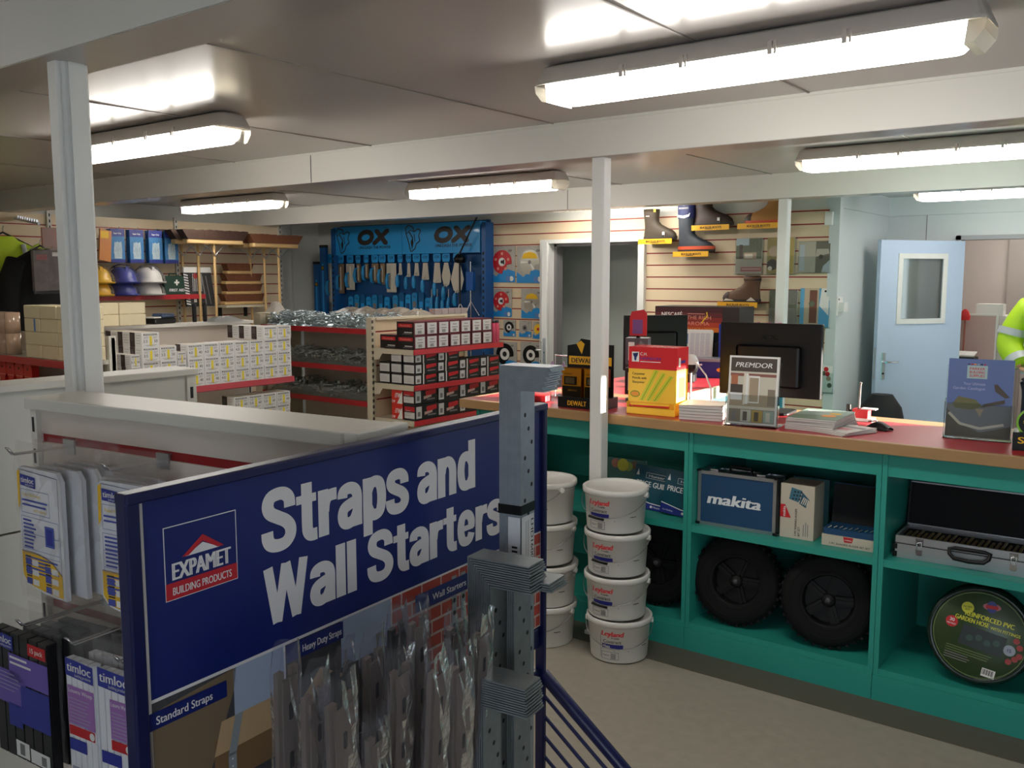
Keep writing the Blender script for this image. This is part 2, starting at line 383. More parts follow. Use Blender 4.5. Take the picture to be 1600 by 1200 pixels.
# steel columns
def column(n, x, y, r, trunk=0):
    m = MB(); m.rbox(x - r, y - r, 0, x + r, y + r, 2.172, .008, white)
    m.rbox(x - r - .01, y - r - .01, 0, x + r + .01, y + r + .01, .02, .006, white)
    if trunk:
        m.box(x - .012, y - r - .012, 0, x + r - .008, y - r, 2.172, white); m.box(x + r, y - .02, 0, x + r + .006, y + .02, 2.172, white)
    return struct(m.build(n))
column('trim_9', -2.285, 1.205, .034, 1); column('trim_10', -2.185, 3.53, .032); column('trim_11', -2.335, 6.1, .034)

# ------------------------------------------------------------------ ceiling lights
lens = mat('lit_diffuser', (255, 250, 242), .3, emit=TUBE, var=0); lensend = film('diffuser_end', (235, 232, 222), .35, .2, .35)
housing = mat('light_housing', (214, 206, 198), .45)
def light(x, y, label):
    t = thing('strip_light', label, 'ceiling light', (x, y, 2.33), 0, 'strip lights on the ceiling')
    L, w = .665, .085
    def loop(z, l, ww, r=.03):
        out = []
        for q, (sx, sy) in enumerate(((1, 1), (-1, 1), (-1, -1), (1, -1))):
            for k in range(4):
                a = (q + k / 3) * pi / 2; out.append((sx * (l - r) + r * cos(a), sy * (ww - r) + r * sin(a), z))
        return out
    def shell(secs, mm, nm, caps=(True, True)):
        m = MB(); vs = []; n = 16
        for z, l, ww, r in secs: vs += loop(z, l, ww, r)
        fs = [(i * n + k, i * n + (k + 1) % n, (i + 1) * n + (k + 1) % n, (i + 1) * n + k) for i in range(len(secs) - 1) for k in range(n)]
        if caps[0]: fs.append(tuple(range(n)))
        if caps[1]: fs.append(tuple(range((len(secs) - 1) * n, len(secs) * n)))
        m.add(vs, fs, mm, False); return m.build(nm, t)
    shell([(-.004, L - .03, .05, .02), (-.012, L - .02, .066, .02), (-.058, L, w, .03), (-.066, L, w, .03)], housing, 'housing')
    shell([(-.066, L - .045, w - .012, .03), (-.1, L - .05, w - .02, .03), (-.122, L - .065, w - .04, .03)], lens, 'diffuser', (False, True))
    for s in (-1, 1):
        m = MB(); pr = [(L - .044, -.066), (L - .002, -.066), (L - .006, -.09), (L - .03, -.118), (L - .05, -.122)]
        m.at((0, -(w - .012), 0), X, Z); m.M = m.M @ Matrix.Scale(s, 4, (1, 0, 0)); m.prism([(a, b) for a, b in pr], -2 * (w - .012), 0, lensend); m.build('end_cap', t)
        for q in (.2, .5):
            m = MB(); m.box(s * L * q - .006, -w - .006, -.08, s * L * q + .006, -w + .004, -.045, housing); m.box(s * L * q + .012, -w - .006, -.08, s * L * q + .018, -w + .004, -.045, housing); m.build('clip', t)
    return t
light(-1.14, 2.57, 'large lit strip light nearest the front, on the ceiling at upper right')
light(-3.93, 2.42, 'lit strip light behind the left white column, in the front ceiling bay')
light(-6.72, 4.90, 'short-looking lit strip light above the gloves, in the middle ceiling bay')
light(-4.03, 4.98, 'lit strip light left of the middle column, in the middle ceiling bay')
light(-1.17, 4.98, 'lit strip light above the monitor at right, cut by the right picture edge')
light(-1.17, 7.40, 'lit strip light farthest back, above the open blue-grey door')
light(-4.05, 6.62, 'lit strip light half hidden behind the beam, above the boots')
light(-3.93, -.1, 'added strip light behind the viewer, left, unseen, lighting the foreground')  # unseen fitting on the same ceiling grid, added to light the foreground
light(-1.1, 9.6, 'added unseen strip light brightening the office beyond the grey door frame')  # unseen lamp added so the office looks bright through the doorway
# ------------------------------------------------------------------ serving counter
teal = mat('teal_paint', (42, 150, 136), .45, var=.05, scale=3)
oak = mat('oak_edge', (164, 128, 86), .5, var=.12, scale=10, stretch=(1, 8, 8))
redtop = mat('red_laminate', (172, 40, 50), .36, var=.04)
LB = ['left counter unit behind the white buckets, holding price guides and a wheel', 'middle counter unit holding a blue tool case above two black wheels', 'right counter unit holding an open silver case above a round hose pack']
for k, (a, b) in enumerate(((-2.97, -1.775), (-1.775, -.965), (-.965, -.16), (-.16, .645))):
    if k == 3: lab = 'teal counter unit at the far right, beyond the picture edge'
    else: lab = 'teal open-fronted ' + LB[k]
    t = thing('counter_unit', lab, 'counter', ((a + b) / 2, 3.61, 0), 0, 'teal shelving units under the counter')
    w = (b - a) / 2
    m = MB(); m.box(-w + .001, 0, 0, -w + .02, .6, .985, teal); m.box(w - .02, 0, 0, w - .001, .6, .985, teal); m.box(-w + .02, .58, 0, w - .02, .6, .985, teal); m.build('carcass', t)
    m = MB(); m.box(-w + .02, .005, .895, w - .02, .025, .985, teal); m.build('top_rail', t)
    m = MB(); m.box(-w + .02, .002, .54, w - .02, .58, .57, teal); m.build('shelf', t)
    m = MB(); m.box(-w + .02, .002, .1, w - .02, .58, .13, teal); m.build('bottom_shelf', t)
    m = MB(); m.box(-w + .001, -.008, 0, w - .001, .002, .105, teal); m.build('plinth', t)
t = thing('counter_worktop', 'long red worktop with a wooden edge on the teal counter units', 'worktop', (-1.2, 3.9, .985))
m = MB(); m.box(-1.83, -.305, .001, 1.86, .205, .045, redtop); m.build('top', t)
m = MB(); m.box(-1.85, -.33, .001, 1.86, -.305, .0455, oak); m.build('front_edge', t, bevel=.003)
m = MB(); m.box(-1.85, .205, .001, 1.86, .33, .0455, oak); m.build('rear_edge', t, bevel=.003)
m = MB(); m.box(-1.85, -.305, .001, -1.83, .205, .0455, oak); m.build('end_edge', t)
# return run of counter, going back towards the slat wall
t = thing('return_counter', 'red-topped return counter with pale edge running back from the main counter', 'counter', (-2.58, 5.1, 0))
m = MB(); m.box(-.36, -.865, .98, .34, .9, 1.025, redtop); m.build('top', t)
m = MB(); m.box(.34, -.865, .965, .365, .9, 1.028, mat('pale_edge', (214, 196, 168), .5)); m.build('front_edge', t)
m = MB(); m.box(-.34, -.865, 0, .32, .88, .978, mat('blue_teal', (24, 128, 148), .45)); m.build('carcass', t)
CT = 1.031   # worktop height, RT the return run
RT = 1.0265

# ------------------------------------------------------------------ things on the counter
dyel = mat('tool_yellow', (236, 176, 30), .45)
dewred = mat('print_dark_red', (150, 60, 36), .5)  # dark red band of the header artwork
def blister(mb, x, w, h):       # yellow and black packet, drawn on the current face
    mb.rect(x, 0, w, h, dyel); mb.rect(x + w * .08, h * .42, w * .7, h * .3, ink, .001); mb.rect(x, 0, w, h * .38, black, .001)
    mb.rect(x + w * .15, h * .46, w * .5, h * .22, greyink, .0014); mb.text('DEWALT', x + w * .1, h * .78, h * .06, ink, .01, w * .45, z=.0012)
    mb.text('DEWALT', x + w * .3, h * .2, h * .06, dyel, .01, w * .5, z=.0014)
t = thing('display_box', 'black and yellow counter display of bit packets left of the middle column', 'display box', (-2.36, 3.71, CT), radians(4))
m = MB(); m.box(-.125, -.07, 0, .125, .07, .05, black); m.at((-.125, -.0705, 0), X, Z); m.text('DEWALT', .055, .012, .024, dyel, .03, .1); m.build('tray', t)
for k in (-1, 1):
    m = MB(); m.box(k * .06 - .052, -.055, .051, k * .06 + .052, -.01, .19, film('bit_case', (240, 225, 190), .25, .1))
    m.box(k * .06 - .05, -.05, .051, k * .06 + .05, -.012, .186, dyel)
    m.at((k * .06 - .05, -.0505, .051), X, Z); blister(m, 0, .1, .135); m.build('packet', t)
m = MB(); m.at((0, .02, 0), X, Z); m.prism([(-.125, .05), (.125, .05), (.125, .3), (.03, .3), (.0, .32), (-.05, .325), (-.07, .3), (-.125, .29)], -.006, 0, black)
m.prism([(-.115, .2), (.115, .2), (.115, .24), (-.115, .24)], 0, .002, dyel); m.text('DEWALT', -.1, .208, .024, ink, .03, .13, z=.003)
m.rect(-.11, .1, .22, .085, dewred); m.poly([(-.075, .3), (-.05, .315), (-.03, .3), (-.045, .25)], dyel, .001); m.build('header_card', t)
m = MB(); m.at((-.118, -.0, .19), X, Z); m.build('lid', t) if False else None
# narrow spinner of packets just behind the column, its red header on top
t = thing('carousel_display', 'dark narrow carousel of packets with a red header, right behind the column', 'display stand', (-2.27, 4.03, CT), radians(20))
m = MB(); m.lathe([(0, 0), (.06, 0), (.06, .015), (.012, .02), (.012, .36), (0, .36)], black, 20); m.build('stand', t)
for k, (z, c) in enumerate(((.04, ink), (.19, mat('pack_grey', (92, 86, 92), .4)))):
    m = MB(); m.box(-.055, -.05, z, .055, .05, z + .13, c); m.at((-.05, -.0505, z), X, Z); m.rect(.01, .02, .03, .09, paper); m.rect(.05, .03, .04, .07, redink); m.poly([(.02, .0), (.05, .0), (.09, .1), (.07, .12)], greyink, .001)
    m.at((.0555, -.045, z), Y, Z); m.rect(.01, .02, .05, .08, greyink); m.build('packet', t)
m = MB(); m.at((0, -.02, 0), X, Z); m.prism([(-.04, .33), (.045, .33), (.045, .44), (.03, .46), (-.03, .45), (-.04, .42)], -.004, .004, redink); m.rect(-.025, .34, .05, .07, mat('violet', (120, 70, 130), .5), .0045); m.build('header_card', t)
# clear rack of chrome pegs and the red tin beside it
t = thing('peg_rack', 'small chrome wire peg rack with hanging purple packets, left of the yellow display', 'rack', (-2.62, 3.95, CT))
m = MB(); m.box(-.1, -.05, 0, .12, .05, .008, chrome)
for x in (-.095, .115): m.tube([(x, 0, .008), (x, 0, .22)], .003, chrome)
m.tube([(-.095, 0, .16), (.115, 0, .16)], .003, chrome); m.tube([(-.095, 0, .215), (.115, 0, .215)], .003, chrome); m.build('frame', t)
for x in (-.08, -.01, .07):
    m = MB(); m.tube([(x, 0, .16), (x, -.06, .165), (x, -.065, .175)], .0025, chrome); m.build('peg', t)
    m = MB(); m.at((x - .012, -.045, .06), X, Z); m.prism([(0, 0), (.024, 0), (.024, .1), (.012, .13), (0, .1)], 0, .006, mat('lilac_pack', (176, 150, 190), .35)); m.build('packet', t)
o = MB(); o.rbox(-.055, -.03, 0, .055, .03, .05, .008, clear); o.rbox(-.05, -.026, .002, .05, .026, .034, .006, redink)
tag(o.build('plastic_box', None, (-2.66, 3.73, CT), .1), 'small clear plastic box with red contents near the worktop left end', 'box')
o = MB(); o.lathe([(0, 0), (.022, 0), (.026, .02), (.026, .05), (.012, .075), (0, .075)], redink, 16)
tag(o.build('red_dome', None, (-2.535, 3.83, CT)), 'small red domed cap between clear box and black yellow display', 'cap')
# carpenter pencil display box
py = mat('pencil_yellow', (248, 200, 60), .5); pr = mat('pencil_red', (208, 26, 36), .5); lime = mat('lime', (206, 206, 50), .5); lime2 = mat('lime_dark', (120, 150, 20), .5)
t = thing('pencil_display', 'red and yellow carpenter pencil box on the counter beside the middle column', 'display box', (-2.0, 3.74, CT), radians(4))
w = .118
m = MB(); m.box(-w, -.065, .055, w, .065, .205, py); m.box(-w, -.065, .205, w, .065, .305, pr)
m.at((-w, -.065, 0), X, Z)
m.rect(.016, .237, .036, .045, paper); m.poly([(.02, .275), (.025, .26), (.043, .26), (.048, .278), (.042, .268), (.038, .245), (.033, .24), (.028, .247), (.027, .265)], mat('emblem_blue', (40, 60, 130), .5), .001)
m.text('C.H.', .058, .267, .014, paper, .02); m.text('HANSON', .058, .247, .014, mat('ink_blue', (52, 44, 140), .5), .03, .1); m.rect(.058, .237, .1, .003, paper)
for k, tt in enumerate(('Carpenter', 'Pencils with', 'Sharpener')): m.text(tt, .02, .178 - k * .019, .011, mat('ink_brown', (70, 40, 10), .5), .025)
for k, dx in enumerate((0, .032, .064)):
    x = .055 + dx; m.poly([(x, .062), (x + .025, .062), (x + .095 + k * .004, .2 - k * .012), (x + .075 + k * .004, .205 - k * .012)], lime, .0012 + k * .0003); m.line([(x + .012, .062), (x + .085 + k * .004, .2 - k * .012)], .003, lime2, .0016 + k * .0003)
m.disc(.035, .09, .024, mat('orange', (236, 150, 40), .5), .001, ry=.015); m.ring(.035, .09, .024, .004, lime2, .0014, ry=.015)
m.at((w, -.065, 0), Y, Z); m.rect(.02, .22, .02, .04, paper); m.rect(.045, .235, .05, .012, mat('ink_blue'), .0007); m.rect(.03, .08, .06, .09, mat('amber', (240, 170, 40), .4)); m.build('box', t)
m = MB(); m.box(-w, -.08, 0, w, .065, .03, py); m.box(-w, -.08, .03, -w + .004, -.066, .055, py); m.box(w - .004, -.08, .03, w, -.066, .055, py); m.box(-w, -.066, .03, w, .065, .0545, mat('amber')); m.build('tray', t)
for k in range(4):
    m = MB(); z = .037 + .006 * (k % 2); m.tube([(-w + .012 + .006 * k, -.073, z), (w - .03, -.073 + .001 * k, z + .003)], .0055, [pr, py, mat('orange'), py][k], 6); m.build('pencil', t)
m = MB(); m.at((0, 0, .306), X, Y)
for k in range(14): m.poly([(-w + k * .0169, -.065), (-w + k * .0169 + .017, -.065), (-w + k * .0169 + .012, -.05 - .01 * (k % 3)), (-w + k * .0169 + .003, -.055)], paper, .0006 + .003 * (k % 2))
m.build('torn_edge', t)
# stacks of brochures
pag = mat('page_edges', (206, 202, 196), .6, var=.1, scale=400, stretch=(0.02, 0.02, 1)); cov = mat('cover_grey', (150, 146, 142), .35)
def brochure(name, label, cat, loc, rz, w, d, h, top, grp=None, extra=None):
    t = thing(name, label, cat, loc, rz, grp)
    m = MB(); m.box(-w / 2 + .001, -d / 2 + .001, 0, w / 2 - .002, d / 2 - .001, h - .0015, pag); m.build('pages', t)
    m = MB(); m.box(-w / 2, -d / 2, h - .0015, w / 2, d / 2, h, top)
    m.at((-w / 2, -d / 2, h), X, Y)
    if extra: extra(m, w, d)
    m.build('cover', t)
    return t
def grn(mb, w, d): mb.poly([(0, d * .3), (w, d * .5), (w, d), (0, d)], mat('print_sage', (150, 170, 160), .4)); mb.disc(w * .7, d * .35, .03, mat('orange'), .001); mb.disc(w * .75, d * .6, .025, yellow, .001); mb.rect(.02, d * .75, w * .5, .02, paper, .001)
random.seed(3)
for k in range(5):
    brochure('brochure', 'grey brochure, ' + ('bottom', 'second from bottom', 'middle', 'second from top', 'top')[k] + ' of the pile right of the pencil box', 'brochure', (-1.765 + random.uniform(-.003, .003), 3.745 + random.uniform(-.003, .003), CT + k * .013), radians(14), .19, .2, .0128, cov, 'brochures piled beside the pencil box')
for k in range(7):
    brochure('brochure', 'thick catalogue, ' + ORD[k] + ' from the bottom of the pile right of the door brochure', 'brochure', (-1.27 + random.uniform(-.005, .005), 3.80 + random.uniform(-.004, .004), CT + k * .0075), radians(-3 + k), .2, .285, .0073, cov if k < 6 else mat('print_green', (110, 132, 110), .4), 'catalogues piled beside the door brochure', grn if k == 6 else None)
def flt(mb, w, d): mb.rect(.02, .05, w * .6, .05, mat('pinkgrey', (190, 120, 120), .5)); mb.rect(.02, .12, w * .8, .03, greyink)
for k in range(3):
    brochure('leaflet', 'thin grey leaflet, ' + ('bottom', 'middle', 'top')[k] + ' of the low pile in front of the mouse', 'leaflet', (-1.145, 3.72 + k * .006, CT + k * .005), radians(-24 + 4 * k), .15, .2, .0048, mat('cover_pale', (200, 194, 190), .4), 'leaflets before the mouse', flt if k == 2 else None)
# A4 acrylic holders with a brochure standing in them
def holder(name, label, loc, rz, w, h, draw, lean=.09):
    t = thing(name, label, 'brochure holder', loc, rz)
    u = Vector((1, 0, 0)); v = Vector((0, lean, 1)).normalized()
    m = MB(); m.at((-w / 2 - .006, .0, .002), u, v); m.prism([(0, 0), (w + .012, 0), (w + .012, h * .93), (0, h * .93)], -.003, 0, clear)
    m.prism([(0, 0), (w + .012, 0), (w + .012, h * .45), (0, h * .45)], .026, .029, clear); m.prism([(0, 0), (.003, 0), (.003, h * .5), (0, h * .45)], 0, .026, clear); m.prism([(w + .009, 0), (w + .012, 0), (w + .012, h * .45), (w + .009, h * .45)], 0, .026, clear)
    m.prism([(0, 0), (w + .012, 0), (w + .012, .004), (0, .004)], 0, .026, clear)
    m.world(); m.box(-w / 2 - .006, -.04, 0, w / 2 + .006, .1, .003, clear); m.build('holder', t)
    m = MB(); m.at((-w / 2, -.0015, .0065), u, v); m.prism([(0, 0), (w, 0), (w, h), (0, h)], .001, .018, paper); m.at((-w / 2, -.0015, .0065), u, v); m.M = m.M @ Matrix.Translation((0, 0, .018)); draw(m, w, h); m.build('brochure', t)
    return t
tan = mat('print_tan', (168, 150, 126), .5); dkb = mat('print_dark', (78, 68, 60), .5); pale = mat('print_pale', (206, 200, 184), .5); mid = mat('print_mid', (136, 124, 108), .5)
def premdor(m, w, h):
    m.rect(.008, .008, w - .016, h - .016, pale); m.rect(.008, h - .065, w - .016, .057, dkb, .0008)
    m.text('PREMDOR', w / 2, h - .047, .021, paper, .02, w * .74, al='c', z=.0012, slant=.25)
    m.rect(.008, .075, w - .016, .05, tan, .0009); m.poly([(.075, .085), (.085, .085), (.085, h - .075), (.075, h - .07)], paper, .0014); m.poly([(.065, .08), (.09, .09), (.09, h - .085), (.065, h - .068)], mat('door_cream', (220, 212, 196), .5), .0012)
    m.rect(.09, .095, .038, h - .185, tan, .0013); m.rect(.086, .09, .046, h - .172, paper, .0011); m.rect(.01, .1, .05, .05, paper, .0012); m.rect(.01, .13, .052, .035, dkb, .0013); m.rect(.012, .165, .028, .04, mat('copper', (176, 110, 80), .4), .0014)
    m.rect(w - .04, .08, .03, .07, mid, .0012); m.rect(.008, h - .085, w - .016, .012, mat('brownred', (140, 90, 80), .5), .0009)
    m.rect(.008, .008, w - .016, .055, mid, .0012)
    for k, c in enumerate((mid, pale, mat('ochre', (180, 150, 70), .5), mat('print_sage'))): m.rect(.01 + k * .048, .011, .044, .049, c, .0014); m.rect(.02 + k * .048, .015, .018, .038, [greyink, dkb, dkb, pale][k], .0016)
holder('brochure_holder', 'clear holder with an interior-door brochure, in front of the black monitor', (-1.505, 3.645, CT), radians(6), .208, .285, premdor)
bluep = mat('print_blue', (92, 112, 164), .45)
def garden(m, w, h):
    m.rect(0, 0, w, h, bluep); g = mat('print_slate', (120, 122, 128), .5); d = mat('print_grass', (88, 84, 74), .5)
    m.rect(.065, h - .075, .07, .05, mat('print_mint', (160, 190, 190), .5), .001)
    for k, tt in enumerate(('PARKER', 'BUILDING', 'SUPPLIES')): m.text(tt, .1, h - .042 - k * .0135, .0105, redink, .02, .052, al='c', z=.0014)
    for k in range(6): m.rect(.066 + k * .011, h - .022, .008, .004, [navy, redink, mat('orange'), mat('print_sage'), ink, redink][k], .0014)
    m.text('Your Ultimate', .13, h - .1, .011, mat('print_lilac', (170, 178, 210), .5), 0, .075, al='r', z=.001); m.text('Garden Catalogue', .13, h - .118, .011, mat('print_lilac'), 0, .11, al='r', z=.001)
    m.rect(0, 0, w, .125, g, .001); m.poly([(0, 0), (w, 0), (w, .05), (.12, .02), (.05, .05), (0, .11)], d, .0012); m.poly([(.02, .125), (.04, .155), (.1, .145), (.125, .12), (.09, .105), (.03, .11)], mat('print_moss', (106, 104, 66), .5), .0014)
    m.poly([(.12, .115), (.2, .135), (.2, .15), (.13, .13)], dkb, .0016); m.poly([(.16, .205), (.17, .208), (.215, .16), (.2, .155), (.165, .18)], dkb, .0016); m.poly([(.1, .11), (.13, .11), (.118, .08)], tan, .0016); m.line([(.01, .09), (.05, .05), (.12, .035), (.2, .055)], .01, mat('print_pale'), .0018)
holder('brochure_holder', 'clear holder with a blue garden catalogue, at the right end of the worktop', (-.69, 3.87, CT), radians(6), .225, .3, garden)
# tape measure display at the picture edge
t = thing('tape_display', 'black tape measure display with yellow lettering, cut by the right picture edge', 'display box', (-.435, 3.76, CT), radians(6))
m = MB(); m.box(-.115, -.05, 0, .115, .06, .065, black); m.at((-.115, -.0505, 0), X, Z); m.text('STANLEY', .018, .026, .024, yellow, .04, .2); m.build('tray', t)
m = MB(); m.at((-.055, -.03, .1), X, Z); m.prism([(.052 * cos(a * pi / 12), .052 * sin(a * pi / 12)) for a in range(24)], -.02, .0, black); m.ring(0, 0, .052, .007, mat('lime_ring', (130, 190, 40), .4), .001); m.text('STANLEY', 0, -.004, .01, yellow, .02, .06, al='c', z=.001); m.build('tape_measure', t)
# monitors
def monitor(name, label, loc, rz, w, h, logo=None):
    t = thing(name, label, 'monitor', loc, rz)
    m = MB(); m.rbox(-.11, -.08, 0, .11, .1, .012, .03, black); m.build('base', t)
    m = MB(); m.box(-.03, .0, .012, .03, .025, .22, black); m.build('neck', t)
    m = MB(); m.rbox(-w / 2, -.012, .075, w / 2, .02, .075 + h, .006, black); m.rbox(-w * .32, -.035, .12, w * .32, -.012, .075 + h * .7, .02, black)
    m.rect(0, 0, 0, 0, black) if False else None
    m.at((-w / 2, -.0125, .075), X, Z)
    if logo: m.text(logo, w / 2, h * .78, .022, mat('gloss_black', (6, 6, 6), .1), .03, .075, al='c', z=.0009)
    m.build('case', t)
    m = MB(); m.at((w / 2 - .012, .0205, .09), NX, Z); m.rect(0, 0, w - .024, h - .03, mat('screen', (12, 14, 18), .12), .0006); m.build('screen', t)
    m = MB(); m.at((-w * .1, -.0355, .135), X, Z); m.rect(-.02, 0, .06, .02, mat('port_grey', (110, 108, 112), .4)); m.rect(.045, 0, .035, .022, mat('vga_blue', (30, 40, 120), .4)); m.build('port_panel', t)
    return t
monitor('monitor', 'black monitor seen from the back, behind the interior-door brochure', (-1.6, 4.06, CT), radians(4), .47, .335, 'AOC')
monitor('monitor', 'smaller dark monitor seen from behind, above the red and yellow pencil box', (-2.62, 4.86, RT), radians(48), .39, .325)
# mouse, pen stand, scanner
m = MB(); n = 12; vs = []
for i in range(7):
    f = i / 6; zz = .034 * sin(pi * min(1, .12 + f * .86)); ww = .03 * (1 - .35 * abs(f - .45))
    for j in range(n): a = pi * j / (n - 1); vs.append((ww * cos(a), -.055 + .11 * f, max(0, zz * sin(a))))
m.add(vs, [(i * n + j, i * n + j + 1, (i + 1) * n + j + 1, (i + 1) * n + j) for i in range(6) for j in range(n - 1)], black, True)
t = thing('computer_mouse', 'black computer mouse on the worktop right of the leaflets', 'mouse', (-1.06, 3.875, CT), radians(70)); m.build('body', t)
m = MB(); m.tube([(-.008, .0, .036), (-.01, .04, .028)], .003, chrome); m.build('wheel', t)
t = thing('pen_stand', 'small pen on a stand with red base near the worktop rear edge', 'pen stand', (-1.185, 4.08, CT))
m = MB(); m.box(-.045, -.03, 0, .05, .03, .012, white); m.box(-.035, -.025, .012, .03, .025, .05, redink); m.build('base', t)
m = MB(); m.tube([(-.015, 0, .05), (-.012, 0, .155), (-.01, 0, .165)], [.005, .004, .006], mat('pen_grey', (130, 124, 120), .4)); m.build('pen', t)
m = MB(); m.tube([(-.05, -.03, 0), (-.05, -.03, .07)], .011, black); m.build('black_post', t)
m = MB(); m.box(0, -.02, .05, .06, .02, .055, white); m.build('tray', t)
t = thing('barcode_scanner', 'white and black barcode scanner on a slim stand, right of the pencil box', 'scanner', (-1.975, 4.02, CT), radians(-25))
m = MB(); m.lathe([(0, 0), (.05, 0), (.05, .008), (.01, .014), (.006, .02)], white, 20); m.tube([(0, 0, .014), (0, .0, .16), (.0, -.01, .19)], .0055, white); m.build('stand', t)
m = MB(); m.lathe([(0, -.045), (.028, -.04), (.036, -.015), (.036, .0)], black, 20, (0, 0, .205)); m.lathe([(.037, 0), (.034, .02), (.022, .042), (0, .048)], white, 20, (0, 0, .205)); m.build('head', t)
m = MB(); m.tube([(.03, 0, .215), (.06, .0, .2), (.1, .01, .16), (.125, .02, .1), (.13, .02, .03), (.125, .0, .006), (.1, -.05, .004)], .004, white); m.build('cable', t)
# return counter: coffee machine, papers, binders, blue box
t = thing('coffee_machine', 'dark coffee machine with a red and yellow front panel, by the slat wall', 'coffee machine', (-2.78, 5.78, RT), radians(4))
m = MB(); m.box(-.29, -.02, 0, .29, .2, .215, black); m.box(-.3, -.07, .215, .3, .22, .425, mat('machine_brown', (44, 34, 34), .4)); m.box(-.25, -.1, 0, .25, -.02, .03, black); m.build('body', t)
m = MB(); m.at((-.3, -.071, .215), X, Z)
g = [(240, 176, 40), (226, 120, 36), (190, 64, 34), (140, 40, 36), (96, 30, 36), (70, 26, 32)]
for k, c in enumerate(g): m.rect(.005, .005 + k * .033, .48, .0335, mat('panel_%d' % k, c, .35), .0005)  # printed bands, amber at the bottom to dark red
m.text('NESCAFÉ', .05, .142, .03, paper, .03, .15, z=.001); m.text('GOLD', .06, .09, .034, yellow, .0, .14, z=.001)
m.text('THE RICH', .235, .125, .026, mat('print_rose', (226, 150, 130), .5), 0, .17, z=.001); m.text('AROMA', .235, .085, .026, mat('print_rose'), 0, .16, z=.001); m.rect(.24, .16, .12, .004, mat('print_rose'), .001); m.text('GOLD', .25, .05, .022, mat('panel_2'), 0, .11, z=.001)
m.line([(.34, .1), (.36, .13), (.38, .145), (.375, .175)], .008, yellow, .0012); m.build('front_panel', t)
for x in (-.12, .1):
    m = MB(); m.cyl((x, -.05, .215), (x, -.05, .17), .014, dark); m.build('spout', t)
t = thing('document_tray', 'dark upright tray holding a thick sheaf of printed papers', 'document tray', (-2.7, 5.56, RT), radians(12))
m = MB(); m.box(-.13, .0, 0, .15, .09, .02, black); m.at((-.13, .07, .02), X, Vector((0, .15, 1))); m.prism([(0, 0), (.28, 0), (.28, .24), (0, .24)], -.006, 0, black); m.world(); m.box(.125, .0, .02, .15, .09, .2, black); m.build('tray', t)
m = MB(); m.at((-.12, .03, .021), X, Vector((0, .13, 1)))
for k in range(4): m.prism([(.0 + .004 * k, 0), (.21 + .004 * k, 0), (.21 + .004 * k, .26 - .004 * k), (.004 * k, .26 - .003 * k)], -.024 + k * .008, -.018 + k * .008, paper)
m.M = m.M @ Matrix.Translation((0, 0, .0065)); m.rect(.02, .16, .035, .07, mat('print_sky', (90, 130, 190), .5)); m.rect(.02, .1, .035, .04, greyink); m.rect(.02, .02, .03, .06, dkb)
for k in range(4): m.lines(.07 + k * .034, .23, .03, 22, .0085, .003, mat('ink_lilac', (166, 160, 186), .6), rnd=.1)
m.build('paper', t)
def binder(label, loc, rz, c, w=.075, h=.32, d=.26, slash=False):
    t = thing('lever_arch_file', label, 'binder', loc, rz)
    m = MB(); m.box(-w / 2, 0, 0, w / 2, .003, h, c); m.box(-w / 2, 0, 0, -w / 2 + .003, d, h, c); m.box(w / 2 - .003, 0, 0, w / 2, d, h, c); m.build('cover', t)
    m = MB(); m.box(-w / 2 + .008, .01, .006, w / 2 - .008, d - .01, h - .02, paper); m.build('paper', t)
    m = MB(); m.at((-w / 2, -.0002, 0), X, Z); m.rect(.018, h * .3, w - .036, h * .42, paper); m.build('spine_label', t)
    return t
binder('bright pink lever arch file with a white spine label, behind the monitor', (-2.33, 5.74, RT), 0, mat('pink_file', (206, 50, 130), .4))
binder('deep pink lever arch file without visible label, beside the bright pink one', (-2.408, 5.74, RT), 0, mat('pink_dark', (178, 30, 100), .4))
t = thing('magazine_file', 'blue and white diagonal magazine file right of the coffee machine', 'magazine file', (-2.47, 5.58, RT), radians(-8))
m = MB(); m.at((-.085, 0, 0), X, Z); m.prism([(0, 0), (.2, 0), (.2, .3), (.0, .32)], -.03, 0, mat('file_blue', (36, 56, 160), .4)); m.poly([(.07, 0), (.2, 0), (.2, .3), (.17, .28)], paper, .0008); m.rect(.08, .02, .12, .05, mat('pinkred', (210, 70, 110), .5), .0014); m.rect(.12, .1, .05, .03, redink, .0014); m.build('side', t)
m = MB(); m.box(-.08, .031, 0, .1, .06, .25, paper); m.build('paper', t)
t = thing('bit_set_box', 'dark blue lidded box with an orange picture, on the return counter', 'box', (-2.47, 5.36, RT), radians(18))
m = MB(); m.box(-.15, -.06, 0, .15, .09, .1, mat('box_navy', (30, 36, 120), .4)); m.at((-.15, -.0605, 0), X, Z); m.disc(.2, .05, .032, mat('orange'), .0008, ry=.014); m.disc(.21, .052, .016, pale, .0012, ry=.009); m.rect(.05, .075, .03, .01, paper); m.build('box', t)
m = MB(); m.box(-.155, -.065, .1, .155, .095, .118, mat('lid_grey', (140, 140, 150), .3)); m.build('lid', t)
o = MB(); o.rbox(-.06, -.05, 0, .06, .05, .05, .012, black); tag(o.build('card_terminal', None, (-2.5, 5.02, RT), .3), 'low black card terminal on the return counter below the blue box', 'terminal')
